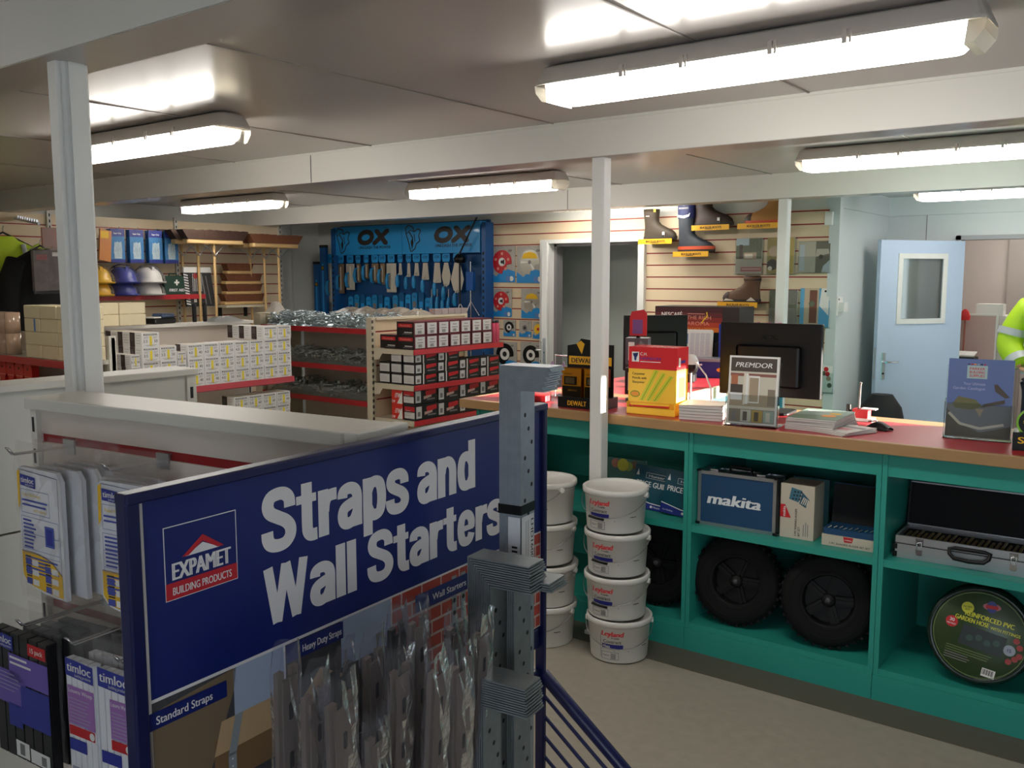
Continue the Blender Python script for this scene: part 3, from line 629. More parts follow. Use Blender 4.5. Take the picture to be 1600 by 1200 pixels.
# ------------------------------------------------------------------ things under the counter
tyre = mat('tyre_rubber', (10, 10, 11), .8, spec=.3); rimm = mat('wheel_rim', (12, 12, 13), .6, spec=.3)
def wheel(label, x, y, z, rz, lean):
    t = thing('barrow_wheel', label, 'wheel', (x, y, z), rz, 'black wheels under the counter')
    R = .192
    m = MB(); m.at((0, 0, R), X, (0, sin(lean), cos(lean)))
    m.lathe([(.105, -.045), (.125, -.05), (.165, -.052), (.183, -.042), (.192, -.022), (.192, .022), (.183, .042), (.165, .052), (.125, .05), (.105, .045)], tyre, 40)
    m.lathe([(.112, .047), (.117, .052), (.122, .05)], tyre, 40); m.lathe([(.15, .0515), (.154, .055), (.158, .0525)], tyre, 40)
    M0 = m.M.copy()
    for k in range(36):
        m.M = M0 @ Matrix.Rotation(2 * pi * k / 36, 4, 'Z'); m.box(.186, -.006, -.04, .195, .006, -.004, tyre); m.M = m.M @ Matrix.Rotation(pi / 36, 4, 'Z'); m.box(.186, -.006, .004, .195, .006, .04, tyre)
    m.build('tyre', t)
    m = MB(); m.M = M0
    m.lathe([(0, .0), (.1, .0)], rimm, 40); m.lathe([(.106, -.044), (.1, -.03), (.095, 0), (.1, .03), (.106, .046), (.112, .046), (.112, .04)], rimm, 40); m.lathe([(0, .045), (.02, .045), (.028, .035), (.03, -.03), (0, -.03)], rimm, 20)
    for k in range(5):
        m.M = M0 @ Matrix.Rotation(2 * pi * k / 5, 4, 'Z'); m.box(.025, -.018, .01, .1, .018, .022, rimm); m.box(.025, -.005, .022, .098, .005, .032, rimm)
    m.build('rim', t)
    m = MB(); m.M = M0; m.lathe([(0, .047), (.012, .047), (.012, .03)], mat('axle_grey', (70, 70, 74), .4), 16); m.build('hub', t)
wheel('black rubber wheel in the middle teal unit, left of its pair', -1.585, 3.735, .132, radians(8), .16)
wheel('black rubber wheel in the middle teal unit, right of its pair', -1.185, 3.735, .132, radians(14), .16)
wheel('black rubber wheel half hidden behind the white bucket stack', -1.985, 3.76, .132, radians(4), .14)
alu = mat('case_aluminium', (176, 180, 186), .32, .9); mblue = mat('case_blue', (20, 66, 104), .45)
t = thing('tool_case', 'blue tool case with silver edges on the upper shelf of the middle unit', 'tool case', (-1.575, 3.71, .571), radians(2))
w, d, h = .175, .1, .24
m = MB(); m.box(-w + .008, -.045, .008, w - .008, .055, h - .008, mblue); m.at((-w, -.0452, 0), X, Z); m.text('makita', .045, .098, .05, mat('logo_white', (226, 230, 232), .5), .07, .235, slant=.2); m.build('body', t)
m = MB()
for z in (0, h - .014): m.box(-w, -.05, z, w, -.037, z + .014, alu); m.box(-w, .047, z, w, .06, z + .014, alu); 
for x in (-w, w - .014): m.box(x, -.05, 0, x + .014, -.037, h, alu); m.box(x, .047, 0, x + .014, .06, h, alu)
m.box(-w, -.04, h - .01, w, .05, h - .002, alu); m.box(w - .01, -.04, 0, w - .002, .05, h, alu); m.build('edge_trim', t)
for x in (-w, w):
    for z in (0, h):
        m = MB(); m.rbox(x - .012, -.053, z - .003 if z else 0, x + .012, -.035, z + .012 if not z else z + .003, .005, black); m.build('corner_guard', t)
m = MB(); m.tube([(-.05, 0, h - .005), (-.045, 0, h + .022), (.045, 0, h + .022), (.05, 0, h - .005)], .007, black); m.build('handle', t)
for x in (-.11, .1):
    m = MB(); m.box(x - .018, -.03, h - .003, x + .018, .03, h + .008, chrome); m.build('latch', t)
box_beige = mat('box_beige', (196, 186, 168), .5)
t = thing('drill_bit_box', 'upright beige box with a red flag and a blue case picture', 'box', (-1.315, 3.73, .571), radians(2))
m = MB(); m.box(-.07, -.05, 0, .07, .08, .228, box_beige); m.at((-.07, -.0502, 0), X, Z)
m.poly([(.0, .085), (.045, .085), (.02, .14), (0, .14)], redink); m.M = m.M @ Matrix.Rotation(pi / 2, 4, 'Z'); m.text('makita', .09, -.022, .012, paper, .03, .042, z=.0012)
for k, s in enumerate(('5 PC SHANKII AUGER', 'BIT SET')): m.text(s, .012, -.07 - k * .014, .009, ink, .01, .115 if k == 0 else .04)
m.lines(.015, -.1, .06, 3, .009, .003, greyink); m.at((-.07, -.0502, 0), X, Z)
m.poly([(.035, .165), (.075, .155), (.09, .205), (.045, .215)], mat('case_teal', (60, 110, 130), .5)); m.poly([(.078, .15), (.105, .135), (.12, .17), (.09, .2)], mat('case_teal2', (40, 84, 104), .5))
for k in range(9): m.disc(.052 + .013 * (k % 3) + .004 * (k // 3), .168 + .015 * (k // 3), .004, ink, .0009, 8)
for k in range(4): m.poly([(.083 + k * .008, .15 - k * .002), (.087 + k * .008, .15 - k * .002), (.1 + k * .006, .178 - k * .003), (.096 + k * .006, .18 - k * .003)], pale, .0009)
m.build('box', t)
m = MB(); m.box(-.06, .081, 0, .09, .1, .235, mat('box_teal', (20, 70, 78), .5)); m.build('back_case', t)
t = thing('bit_set', 'open dark case of bits on its low beige box, right on the shelf', 'bit set', (-1.1, 3.71, .571), radians(2))
m = MB(); m.box(-.105, -.04, 0, .108, .12, .045, box_beige); m.at((-.105, -.0402, 0), X, Z); m.poly([(.085, .044), (.125, .044), (.12, .024), (.09, .022)], redink); m.text('makita', .092, .03, .006, paper, .02, .026, z=.001); m.text('5 PC SHANKII AUGER BIT SET', .03, .008, .008, ink, .01, .16); m.build('box', t)
m = MB(); m.box(-.1, -.035, .0455, .1, .1, .07, mblue)
m.build('tray', t)
for k in range(9):
    m = MB(); x = -.085 + k * .02; m.cyl((x, -.03 + .01 * (k % 3), .0705), (x + .012, -.02 + .01 * (k % 3), .077), .004, chrome, n=8); m.build('bit', t)
m = MB(); m.at((-.1, .1, .06), X, Vector((0, .12, 1))); m.prism([(0, 0), (.2, 0), (.2, .165), (.0, .165)], 0, .022, mat('foam_black', (18, 18, 20), .9)); m.prism([(-.003, 0), (.203, 0), (.203, .169), (-.003, .169)], -.012, -.0005, mblue); m.build('lid', t)
# open aluminium case
t = thing('aluminium_case', 'long silver case with its black-lined lid open, on the right upper shelf', 'tool case', (-.66, 3.74, .571), radians(2))
w = .262
m = MB(); ridg = mat('case_ridged', (190, 193, 197), .35, .85, var=.15, scale=3, stretch=(.1, .1, 90))
m.box(-w, -.06, 0, w, .14, .055, ridg); m.box(-w, -.06, .058, w, -.05, .088, ridg); m.box(-w, -.05, .058, -w + .01, .14, .088, ridg); m.box(w - .01, -.05, .058, w, .14, .088, ridg); m.box(-w, .13, .058, w, .14, .088, ridg); m.box(-w, -.06, .055, w, .14, .06, dark); m.build('body', t)
m = MB(); m.box(-w + .01, -.05, .06, w - .01, .13, .072, mat('foam_black')); m.build('foam', t)
random.seed(5)
for k in range(26):
    m = MB(); x = -w + .03 + k * .0195; y = -.04 + .02 * (k % 3); m.cyl((x, y, .078), (x + .004, y + .09, .08), .005, mat('bit_brass', (150, 128, 70), .3, .9), n=8); m.build('drill_bit', t)
m = MB(); m.at((-w + .005, .14, .092), X, Vector((0, .18, 1))); m.prism([(0, 0), (2 * w - .01, 0), (2 * w - .01, .165), (0, .165)], -.03, -.002, mat('foam_black')); m.prism([(-.003, -.004), (2 * w - .007, -.004), (2 * w - .007, 0), (-.003, 0)], -.03, .004, alu); m.prism([(-.003, .165), (2 * w - .007, .165), (2 * w - .007, .17), (-.003, .17)], -.03, .004, alu); m.prism([(-.006, 0), (0, 0), (0, .17), (-.006, .17)], -.03, .004, black); m.build('lid', t)
for x in (-.175, .145):
    m = MB(); m.at((x, -.0605, .03), X, Z); m.rect(-.014, .03, .028, .025, chrome); m.box(-.012, .0, 0, .012, .012, .006, chrome); m.tube([(-.008, .01, .004), (-.008, .04, .006), (.008, .04, .006), (.008, .01, .004)], .0018, chrome); m.disc(0, -.006, .012, chrome, .001, ry=.006); m.build('latch', t)
m = MB(); m.tube([(-.07, -.062, .066), (-.066, -.075, .05), (-.05, -.08, .036), (0, -.08, .032), (.05, -.08, .036), (.066, -.075, .05), (.07, -.062, .066), (.05, -.066, .072), (-.05, -.066, .072)], .0075, black, closed=True); m.build('handle', t)
for x in (-w, w):
    for z in (.0, .03):
        m = MB(); m.box(x - .008, -.0625, z + .004, x + .008, -.055, z + .024, black); m.build('corner_guard', t)
# round hose pack
t = thing('hose_pack', 'round pack of green garden hose leaning in the right teal unit', 'garden hose', (-.615, 3.735, .132), radians(6))
lean = .2; R = .182
m = MB(); m.at((0, 0, R), X, (0, sin(lean), cos(lean))); M0 = m.M.copy()
hg = mat('hose_dark_green', (18, 38, 30), .25)
for k in range(5):
    rr = R - .014; m.tube([(rr * cos(a * 2 * pi / 40), rr * sin(a * 2 * pi / 40), -.06 + k * .026) for a in range(40)], .0138, hg, 8, True)
m.build('hose', t)
m = MB(); m.M = M0; m.lathe([(0, .056), (.158, .056), (.166, .05), (.166, -.06)], mat('hose_label_green', (44, 66, 32), .35), 40)
m.M = M0 @ Matrix.Translation((0, 0, .056)); olive = mat('label_line', (96, 116, 60), .4)
m.ring(0, 0, .158, .003, olive); m.disc(-.045, .095, .021, mat('lime_yellow', (206, 206, 50), .5)); m.text('ALL NEW', -.045, .095, .007, ink, .01, .03, al='c', z=.001); m.text('KIT', -.045, .085, .007, ink, .01, .014, al='c', z=.001)
m.disc(.035, .11, .03, mat('badge_rose', (190, 110, 120), .5), ry=.014); m.disc(.035, .11, .017, mat('badge_blue', (60, 70, 140), .5), .001, ry=.022); m.rect(.015, .103, .04, .013, redink, .0014)
lab = mat('lime_yellow'); m.M = m.M @ Matrix.Rotation(-.16, 4, 'Z')
m.text('REINFORCED PVC', .02, .058, .0185, lab, .035, .165, al='c'); m.text('GARDEN HOSE', -.035, .036, .0175, lab, .035, .115, al='c'); m.text('WITH FITTINGS', .078, .034, .012, lab, .02, .1, al='c')
m.disc(-.1, .02, .021, redink); m.text('30', -.1, .021, .013, paper, .03, al='c', z=.001); m.text('METRES', -.1, .009, .006, paper, .01, .03, al='c', z=.001)
m.poly([(-.06, .025), (.09, .02), (.085, -.055), (-.065, -.05)], mat('photo_dark', (30, 40, 38), .4)); 
for k in range(4): m.disc(-.03 + k * .03, -.02 + .01 * (k % 2), .012, mat('photo_green', (46, 74, 60), .4), .001, 14)
m.disc(.105, -.02, .02, mat('badge_pale', (150, 160, 170), .5)); m.text('15', .105, -.026, .012, navy, .03, al='c', z=.001)
for q in ((.12, .02), (.135, .0), (.128, -.045), (.11, -.06), (.14, -.03)): m.disc(q[0], q[1], .011, mat('berry', (150, 44, 34), .4), .0008, 14)
m.lines(-.1, -.068, .2, 3, .009, .003, olive); m.lines(-.1, -.095, .12, 3, .009, .003, greyink); m.rect(.035, -.14, .045, .03, paper)
for k in range(9): m.rect(.038 + k * .0042, -.133, .0018 + .001 * (k % 2), .02, ink, .001)
m.build('label', t)
# price guides and a flowery magazine
pgm = mat('guide_teal', (18, 76, 92), .4)
def guide(m, w, h):
    m.rect(0, 0, w, h, pgm); m.poly([(0, 0), (w, 0), (w, .025), (w * .6, .028), (0, .045)], mat('guide_navy', (34, 48, 130), .4), .0009); m.line([(0, .046), (w * .6, .029), (w, .026)], .004, paper, .0012)
    m.frame(.06, h - .058, .12, .026, .0015, paper, .0009); m.text('Hunter', .075, h - .051, .012, paper, .02, .08, z=.001); m.poly([(.01, h - .05), (.025, h - .05), (.018, h - .02)], paper, .001); m.text('PRICE GUIDE', .018, h - .097, .026, paper, .02, .17, z=.001)
    m.text('Our Plumbing', .012, .012, .007, paper, 0, .05, z=.0014); m.disc(.11, .014, .006, paper, .0014); m.text('Hunter', .12, .01, .009, paper, .02, .05, z=.0014)
for k, (x, y, rz, lab) in enumerate(((-1.885, 3.70, 4, 'teal price guide booklet leaning against the right divider of the left unit'), (-2.06, 3.73, 2, 'teal price guide booklet half hidden behind the top bucket'))):
    t = thing('price_guide', lab, 'booklet', (x, y, .571), radians(rz), 'price guides on the left shelf')
    m = MB(); sl = radians(-6 if k == 0 else -4); w = .165; m.at((-w / 2 + .01, 0, .014 if k == 0 else .01), Vector((cos(sl), 0, sin(sl))), Vector((-sin(sl), .2, cos(sl)))); m.prism([(0, 0), (w, 0), (w, .2), (0, .2)], -.008, 0, pag); guide(m, w, .2); m.build('cover', t)
t = thing('magazine', 'magazine with yellow flowers behind the top white bucket', 'magazine', (-2.17, 3.775, .571), radians(4))
m = MB(); m.at((-.13, 0, .003), X, Vector((0, .15, 1))); m.prism([(0, 0), (.21, 0), (.21, .21), (0, .21)], -.006, 0, pag); m.rect(0, 0, .21, .21, mat('print_teal', (60, 110, 104), .4))
for x, y, r, c in ((.05, .185, .022, 'flower_rose'), (.09, .18, .03, 'flower_yellow'), (.12, .175, .022, 'flower_lime'), (.15, .185, .02, 'flower_brown')): m.disc(x, y, r, mat(c, {'flower_rose': (170, 110, 90), 'flower_yellow': (190, 180, 50), 'flower_lime': (130, 150, 60), 'flower_brown': (110, 80, 60)}[c], .5), .001 + r * .01)
m.build('cover', t)

# ------------------------------------------------------------------ white paint buckets
bk = mat('bucket_white', (226, 225, 220), .35, var=.015); lyr = mat('label_red', (214, 30, 44), .45); lyn = mat('label_navy', (30, 34, 124), .45)
def curved(mb, flat, r0, z0, a0, slope):
    FF = []
    for f, k in zip(flat.f, flat.i):
        P = [Vector(flat.v[q]) for q in f]; n = int((P[1] - P[0]).length / .012) + 1 if len(P) == 4 else 1
        for j in range(n):
            a, b = j / n, (j + 1) / n; FF.append(([P[0].lerp(P[1], a), P[0].lerp(P[1], b), P[3].lerp(P[2], b), P[3].lerp(P[2], a)] if n > 1 else P, k))
    for P, k in FF:
        vs = []
        for x, y, z in P:
            r = r0 + slope * y + z + .0004; a = a0 + x / r0; vs.append((r * cos(a), r * sin(a), z0 + y))
        mb.add(vs, [tuple(range(len(vs)))], flat.mats[k])
def bucket(label, loc, ang, grp, grip=True, open_top=False):
    t = thing('paint_bucket', label, 'bucket', loc, 0, grp)
    rb, rt, H = .124, .134, .187; sl = (rt - rb) / H
    m = MB(); m.lathe([(0, .004), (rb - .006, .004), (rb - .003, 0), (rb, .004), (rt, H - .026), (rt + .008, H - .026)], bk, 56)
    fl = MB(); fl.rect(-.002, .022, .0015, .125, navy); fl.text('Leyland', .004, .121, .023, lyr, .07, .09, slant=.15); fl.text('Trade', .045, .11, .009, ink, .03, .034); fl.text('Contract', .012, .09, .015, ink, .01, .076)
    fl.rect(.006, .066, .09, .019, lyn)
    if not grip: fl.text('Matt', .012, .07, .012, paper, .02, z=.001)
    fl.line([(.0, .06), (.06, .056), (.12, .056), (.2, .066)], .0016, navy); fl.rect(.185, .07, .03, .003, ink); fl.lines(.006, .062, .08, 1, .004, .0012, greyink)
    fl.frame(.003, .016, .075, .034, .0012, navy); fl.text('Magnolia', .01, .032, .006, ink, .01); 
    for k in range(5): fl.rect(.044, .02 + k * .005, .022, .003, greyink)
    curved(m, fl, rb, 0, radians(ang), sl); m.build('pail', t)
    m = MB(); m.lathe([(rt + .003, H - .026), (rt + .009, H - .022), (rt + .01, H - .004), (rt + .006, H), (rt + .001, H - .001), (rt - .004, H - .008), (rt - .007, H - .014), (0, H - .014)], bk, 56); m.build('lid', t)
    # wire handle hanging down the front
    m = MB(); hr = rt + .012; pts = []
    a0 = radians(ang) + .22; 
    for k in range(17):
        f = k / 16; a = radians(ang) - .95 + pi * f; dz = sin(pi * f) ** .8 * .085; pts.append((hr * cos(a), hr * sin(a), H - .03 - dz))
    m.tube(pts, .0018, mat('wire_grey', (150, 150, 152), .35, .8), 6); m.build('handle', t)
    for p in (pts[0], pts[-1]):
        m = MB(); q = Vector((p[0], p[1], 0)).normalized(); m.cyl((q.x * (rt - .003), q.y * (rt - .003), p[2]), (q.x * (rt + .014), q.y * (rt + .014), p[2]), .012, bk); m.build('handle_boss', t)
    if grip:
        m = MB(); g = []
        for k in range(5):
            a = radians(ang) + .12 + .13 * k; g.append(((rb + .022) * cos(a), (rb + .022) * sin(a), .07 - .0012 * k))
        m.tube(g, .006, black, 8); m.build('grip', t)
    return t
pos = ['bottom', 'second from the bottom', 'third from the bottom', 'top']
for k, (dx, dy, an) in enumerate(((.0, 0, -96), (-.012, -.004, -112), (-.018, .004, -112), (-.03, .006, -116))):
    bucket('white paint bucket, %s of the stack right of the column foot' % pos[k], (-1.985 + dx, 3.395 + dy, .0045 + k * .1875), an, 'bucket stack right of the column', k > 0)
for k, (dx, dy, an) in enumerate(((.0, 0, -124), (.008, -.004, -116), (-.004, .004, -118), (-.006, .002, -150))):
    bucket('white paint bucket, %s of the stack behind the blue display board' % pos[k], (-2.345 + dx, 3.345 + dy, .001 + k * .1875), an, 'bucket stack behind the blue board')
# ------------------------------------------------------------------ blue display stand in the foreground
rotB = math.atan2(.07, 1.03); navyp = mat('navy_metal', (16, 22, 74), .35); blueb = mat('board_blue', (16, 32, 104), .4, var=.02); letter = mat('board_letter', (226, 222, 222), .5)
brick = mat('print_brick', (170, 60, 46), .5, var=.2, scale=30); mortar = mat('print_mortar', (196, 176, 168), .5); galv = mat('print_galv', (140, 148, 152), .4)
t = thing('display_stand', 'blue display stand with large pale lettering about straps, in the foreground', 'display stand', (-1.13, .656, 0), rotB)
# local frame: y runs along the board, x points out of it
bw = 1.036
m = MB(); m.box(-.012, 0, .8425, 0, bw, 1.352, blueb); m.at((0, 0, 0), Y, Z)
m.rect(0, .8425, bw, .2235, letter, .0004); m.rect(0, 1.068, bw, .284, blueb, .0006); m.rect(0, 1.066, bw, .003, letter, .0008); m.rect(0, .843, .009, .509, letter, .001)
m.heavy('Straps and', .214, 1.222, .1, .566, letter); m.heavy('Wall Starters', .212, 1.107, .092, .665, letter)
m.rect(.039, 1.2, .126, .106, blueb, .0008); m.frame(.039, 1.2, .126, .106, .0015, letter, .001); m.rect(.04, 1.201, .124, .024, mat('brand_red', (190, 30, 44), .5), .0012)
m.text('EXPAMET', .102, 1.2285, .0255, letter, .05, .1, al='c', z=.0014); m.text('BUILDING PRODUCTS', .102, 1.207, .0115, letter, .02, .102, al='c', z=.0016)
m.poly([(.068, 1.258), (.104, 1.283), (.141, 1.258), (.13, 1.258), (.104, 1.2735), (.079, 1.258)], mat('brand_red'), .0014); m.poly([(.074, 1.2575), (.133, 1.2575), (.104, 1.2715)], letter, .0013)
# photo panels
wd = mat('print_timber', (186, 156, 118), .5, var=.12, scale=14, stretch=(1, 4, 1)); wd2 = mat('print_timber_dark', (126, 98, 68), .5, var=.12, scale=14); skyp = mat('print_wall', (160, 174, 196), .5); soil = mat('print_soil', (62, 62, 66), .7, var=.4, scale=120)
m.rect(.005, .844, .245, .22, soil, .0008); m.rect(.15, .965, .1, .099, skyp, .001); m.poly([(.005, .9), (.005, 1.05), (.155, 1.064), (.15, 1.03), (.07, .844), (.01, .844)], mat('print_rafter', (120, 102, 80), .5, var=.1), .001)
m.poly([(.11, .965), (.25, .965), (.25, .89), (.11, .89)], wd2, .0011); m.poly([(.11, .94), (.125, .99), (.25, .99), (.25, .94)], wd, .0013); m.poly([(.135, .93), (.15, .99), (.165, .99), (.15, .93)], galv, .0016); m.rect(.135, .844, .015, .09, galv, .0016)
for k in range(7): m.disc(.1425, .852 + k * .012, .0016, paper, .0019, 8)
m.poly([(.05, .9), (.006, .844), (.006, .9)], wd, .0014)
m.rect(-.0, 1.0255, .136, .0255, blueb, .002); m.text('Standard Straps', .062, 1.032, .0125, letter, .02, .095, al='c', z=.0024)
m.rect(.25, .844, .003, .222, letter, .0018); m.rect(.253, .844, .257, .22, soil, .0008); m.rect(.255, 1.033, .13, .03, blueb, .002); m.text('Heavy Duty Straps', .29, 1.041, .0125, letter, .02, .09, z=.0024)
m.poly([(.253, .93), (.33, 1.0), (.4, .96), (.4, .844), (.3, .844)], wd, .001); m.poly([(.253, .86), (.3, .9), (.315, .89), (.26, .844)], galv, .0014); m.rect(.38, .98, .13, .085, skyp, .0012)
m.rect(.51, .844, .003, .222, letter, .0018)
def bricks(x0, x1):
    m.rect(x0, .844, x1 - x0, .22, mortar, .0008)
    for r in range(8):
        y = .846 + r * .028; x = x0 - (.03 if r % 2 else 0)
        while x < x1 - .004:
            a, b = max(x, x0), min(x + .056, x1 - .001)
            if b - a > .004: m.rect(a, y, b - a, .023, brick, .001)
            x += .06
bricks(.513, .771); bricks(.775, 1.034)
m.rect(.58, 1.015, .204 - .012, .034, blueb, .002); m.text('Wall Starters', .742, 1.025, .0135, letter, .02, .11, al='r', z=.0024)
for x in (.695, .725, .9):
    m.rect(x, .88, .016, .175, galv, .0016)
    for k in range(5): m.disc(x + .008, .9 + k * .026, .005, dark, .002, 12)
m.rect(.771, .844, .003, .222, letter, .0018); m.rect(.79, 1.02, .09, .034, blueb, .002); m.build('board', t)
def bar(y0, z0, y1, z1, x0=-.03, x1=.0, nm='rail'):
    m = MB(); m.box(x0, y0, z0, x1, y1, z1, navyp); return m.build(nm, t, bevel=.003)
bar(-.022, 0, .0, 1.358, -.014, .01, 'post'); bar(bw, 0, bw + .014, 1.358, -.014, .01, 'post'); bar(-.022, 1.35, bw + .014, 1.366, -.016, .012, 'top_rail')
bar(0, .79, bw, .838); bar(0, .69, bw, .735)
m = MB(); m.box(.0, -.026, .03, .45, bw + .026, .06, navyp); m.build('base', t)
for y in (-.013, .26, .52, .78, bw + .013):         # sloping side guards that keep the bundles apart
    edge = y < 0 or y > bw
    m = MB()
    z0 = .72 if edge else .7
    if edge: m.tube([(0, y, z0), (.4, y, z0 - .32), (.44, y, .05)], .015, navyp, 8)
    for k in range(1 if edge else 0, 5): m.tube([(0, y, z0 - .05 * k), (.4, y, z0 - .32 - .05 * k)], .0045, navyp, 6)
    m.build('side_guard', t)
for y in (-.013, bw + .013):
    m = MB(); m.tube([(.44, y, .05), (.44, y, .4)], .014, navyp, 8); m.build('front_leg', t)
m = MB(); m.tube([(.44, -.013, .4), (.44, bw + .013, .4)], .012, navyp, 8); m.build('front_rail', t)

# ------------------------------------------------------------------ galvanised angle straps with bent ends
gz = mat('galvanised', (152, 160, 168), .4, .5, var=.22, scale=40); gzd = mat('galvanised_dull', (124, 130, 132), .45, .4, var=.25, scale=40)
def strap(name, parent, x, y, ztop, zbot, wdt, leg, th, mm, rz=0, hole=.06):
    """one flat strip, bent outward at the top; local x = outward, y = across the strip"""
    m = MB(); m.at((x, y, 0), X, Z)
    m.prism([(0, zbot), (th, zbot), (th, ztop - th), (leg, ztop - th), (leg, ztop), (0, ztop)], -wdt, 0, mm)
    m.at((x + th, y, 0), Y, Z); z = ztop - .05; k = 0
    while z > max(zbot + .03, .7):
        m.disc(wdt * (.3, .55, .78)[k % 3], z, .0045, dark, .0004, 10); z -= hole / 2.2; k += 1
    o = m.build(name, parent); return o
t = thing('strap_bundle', 'tall banded bundle of galvanised straps with bent ends, before the blue board', 'strap bundle', (-1.055, 1.35, 0), rotB + radians(4))
for k in range(15): strap('strap', t, k * .0031, 0, 1.487 - k * .0031, .07, .055, .105 - k * .0012 - .0031 * k + .01 * ((k * 7) % 3) / 3, .0027, gz)
m = MB(); z = 1.205
for a, b in (((-.001, -.0015), (.047, 0)), ((-.0025, 0), (0, .055)), ((-.001, .055), (.047, .0565)), ((.0465, 0), (.048, .055))): m.box(a[0], a[1], z, b[0], b[1], z + .018, black)
m.build('band', t)
m = MB(); m.at((.0468, .002, 1.05), Y, Z); m.rect(0, .0, .05, .15, mat('tag_white', (214, 214, 216), .5)); m.M = m.M @ Matrix.Translation((0, 0, 0)) @ Matrix.Rotation(-pi / 2, 4, 'Z'); m.text('LHD1600B100', -.14, .037, .0105, ink, .02, .12); m.lines(-.14, .025, .1, 2, .008, .002, greyink); m.at((.02, -.0006, 1.05), X, Z); m.rect(0, .02, .026, .13, mat('tag_white')); 
for k in range(6): m.rect(.008, .05 + k * .008, .012, .004, ink, .001)
m.build('paper_label', t)
# loose straps standing in two lower stacks: every strap by itself
SG = 'loose galvanised straps before the blue board'
def stack(n, x, y, z, leg, wd, lab, first):
    for k in range(n):
        tt = thing('steel_strap', lab, 'strap', (x, y, 0), rotB + radians(3), lab)
        strap('strip', tt, k * .0042, 0, z - k * .0042, .07, wd, leg + .006 * ((k * 5) % 4) / 4 - .004 * k, .0028, gzd)
stack(12, -1.03, 1.225, 1.155, .125, .055, 'grey steel strap in the upper loose stack, its end bent outward', 0)
stack(4, -.975, 1.27, 1.117, .085, .06, 'steel strap of the thin stack just under the upper bent ends', 0)
stack(12, -.965, 1.125, .99, .125, .055, 'grey steel strap in the lower loose stack, its end bent outward', 0)
# ------------------------------------------------------------------ strips sealed in crinkled clear film
wrapf = film('crinkle_film', (238, 238, 246), .13, .22, .05, .8, 28); strip_dk = mat('strip_steel', (124, 110, 98), .4, .35, var=.3, scale=15); strip_bk = mat('strip_black', (30, 30, 32), .5)
random.seed(11)
def wrapped(x, y, ztop, w, lean_x, lean_y, ang, c, label):
    t = thing('wrapped_strip', label, 'wall starter pack', (x, y, 0), ang, 'film-wrapped strips before the blue board')
    dz = ztop - .15; v = Vector((-lean_x, -lean_y, 1)).normalized()
    u = Vector((0, 1, 0)); u = (u - v * u.dot(v)).normalized(); ln = dz / v.z
    o = Vector((lean_x * .55, lean_y * .55, .15))
    m = MB(); m.at(o, u, v); L = ln - .035
    for sgn in (-1, 1): m.prism([(sgn * w * .16, 0), (sgn * w * .42, 0), (sgn * w * .42, L), (sgn * w * .16, L)], -.004, .004, c)
    m.prism([(-w * .3, 0), (w * .3, 0), (w * .3, L - .01), (-w * .3, L - .01)], .005, .008, c)
    for k in range(8): m.poly([(q[0] * .004, L - .06 - k * .075 + q[1] * .014) for q in ((-1, -.8), (0, -1), (1, -.8), (1, .8), (0, 1), (-1, .8))], dark, .0084)
    m.build('steel_strip', t)
    m = MB(); m.at(o, u, v); n = 18; R = 26; vs = []
    for r in range(R + 1):
        f = r / R; yy = f * ln; pin = 1.0
        if f > .9: pin = 1 - .55 * ((f - .9) / .1) ** 1.2
        for k in range(n):
            a = 2 * pi * k / n; j = 1 + random.uniform(-.05, .05) + (.25 * random.uniform(-1, 1) if f > .9 else 0)
            vs.append((w * .54 * cos(a) * (1 + .025 * random.uniform(-1, 1)) * (1 if f < .93 else .95 + .2 * random.random()), yy + (random.uniform(-.01, .008) if r == R else random.uniform(-.003, .003)), .0165 * sin(a) * j * pin + .002 * sin(yy * 60 + k)))
    m.add(vs, [(r * n + k, r * n + (k + 1) % n, (r + 1) * n + (k + 1) % n, (r + 1) * n + k) for r in range(R) for k in range(n)], wrapf, False); m.build('plastic_sleeve', t)
WR = [(-1.0, .79, 1.165, .045, 0), (-.955, .80, 1.145, .055, 0), (-.93, .835, 1.13, .06, 0), (-1.02, .90, 1.175, .055, 1), (-.92, .885, 1.085, .05, 0), (-1.0, .955, 1.19, .05, 0), (-.95, .955, 1.15, .055, 0), (-1.03, 1.03, 1.2, .05, 1), (-1.01, 1.07, 1.205, .05, 0), (-.93, 1.01, 1.135, .06, 0), (-.93, 1.075, 1.12, .06, 0), (-1.0, 1.14, 1.175, .055, 0), (-.96, 1.155, 1.14, .055, 0)]
OW = ['leftmost', 'second from left', 'third from left', 'dark', 'shortest', 'fifth from left at the back', 'bright crumpled one left of centre', 'dark one behind the middle', 'tallest', 'wide one in the middle front', 'wide one right of the middle', 'second from right', 'rightmost']
for k, (x, y, z, w, b) in enumerate(WR):
    z -= 0 if k < 3 else (.055 if z > 1.16 else .03)
    wrapped(x, y, z, w, -.10, .09 + .02 * (k % 3) - .01 * k / 13, radians(6 + 5 * (k % 2)), strip_bk if b else strip_dk, 'film-wrapped steel strip before the blue board, ' + OW[k])
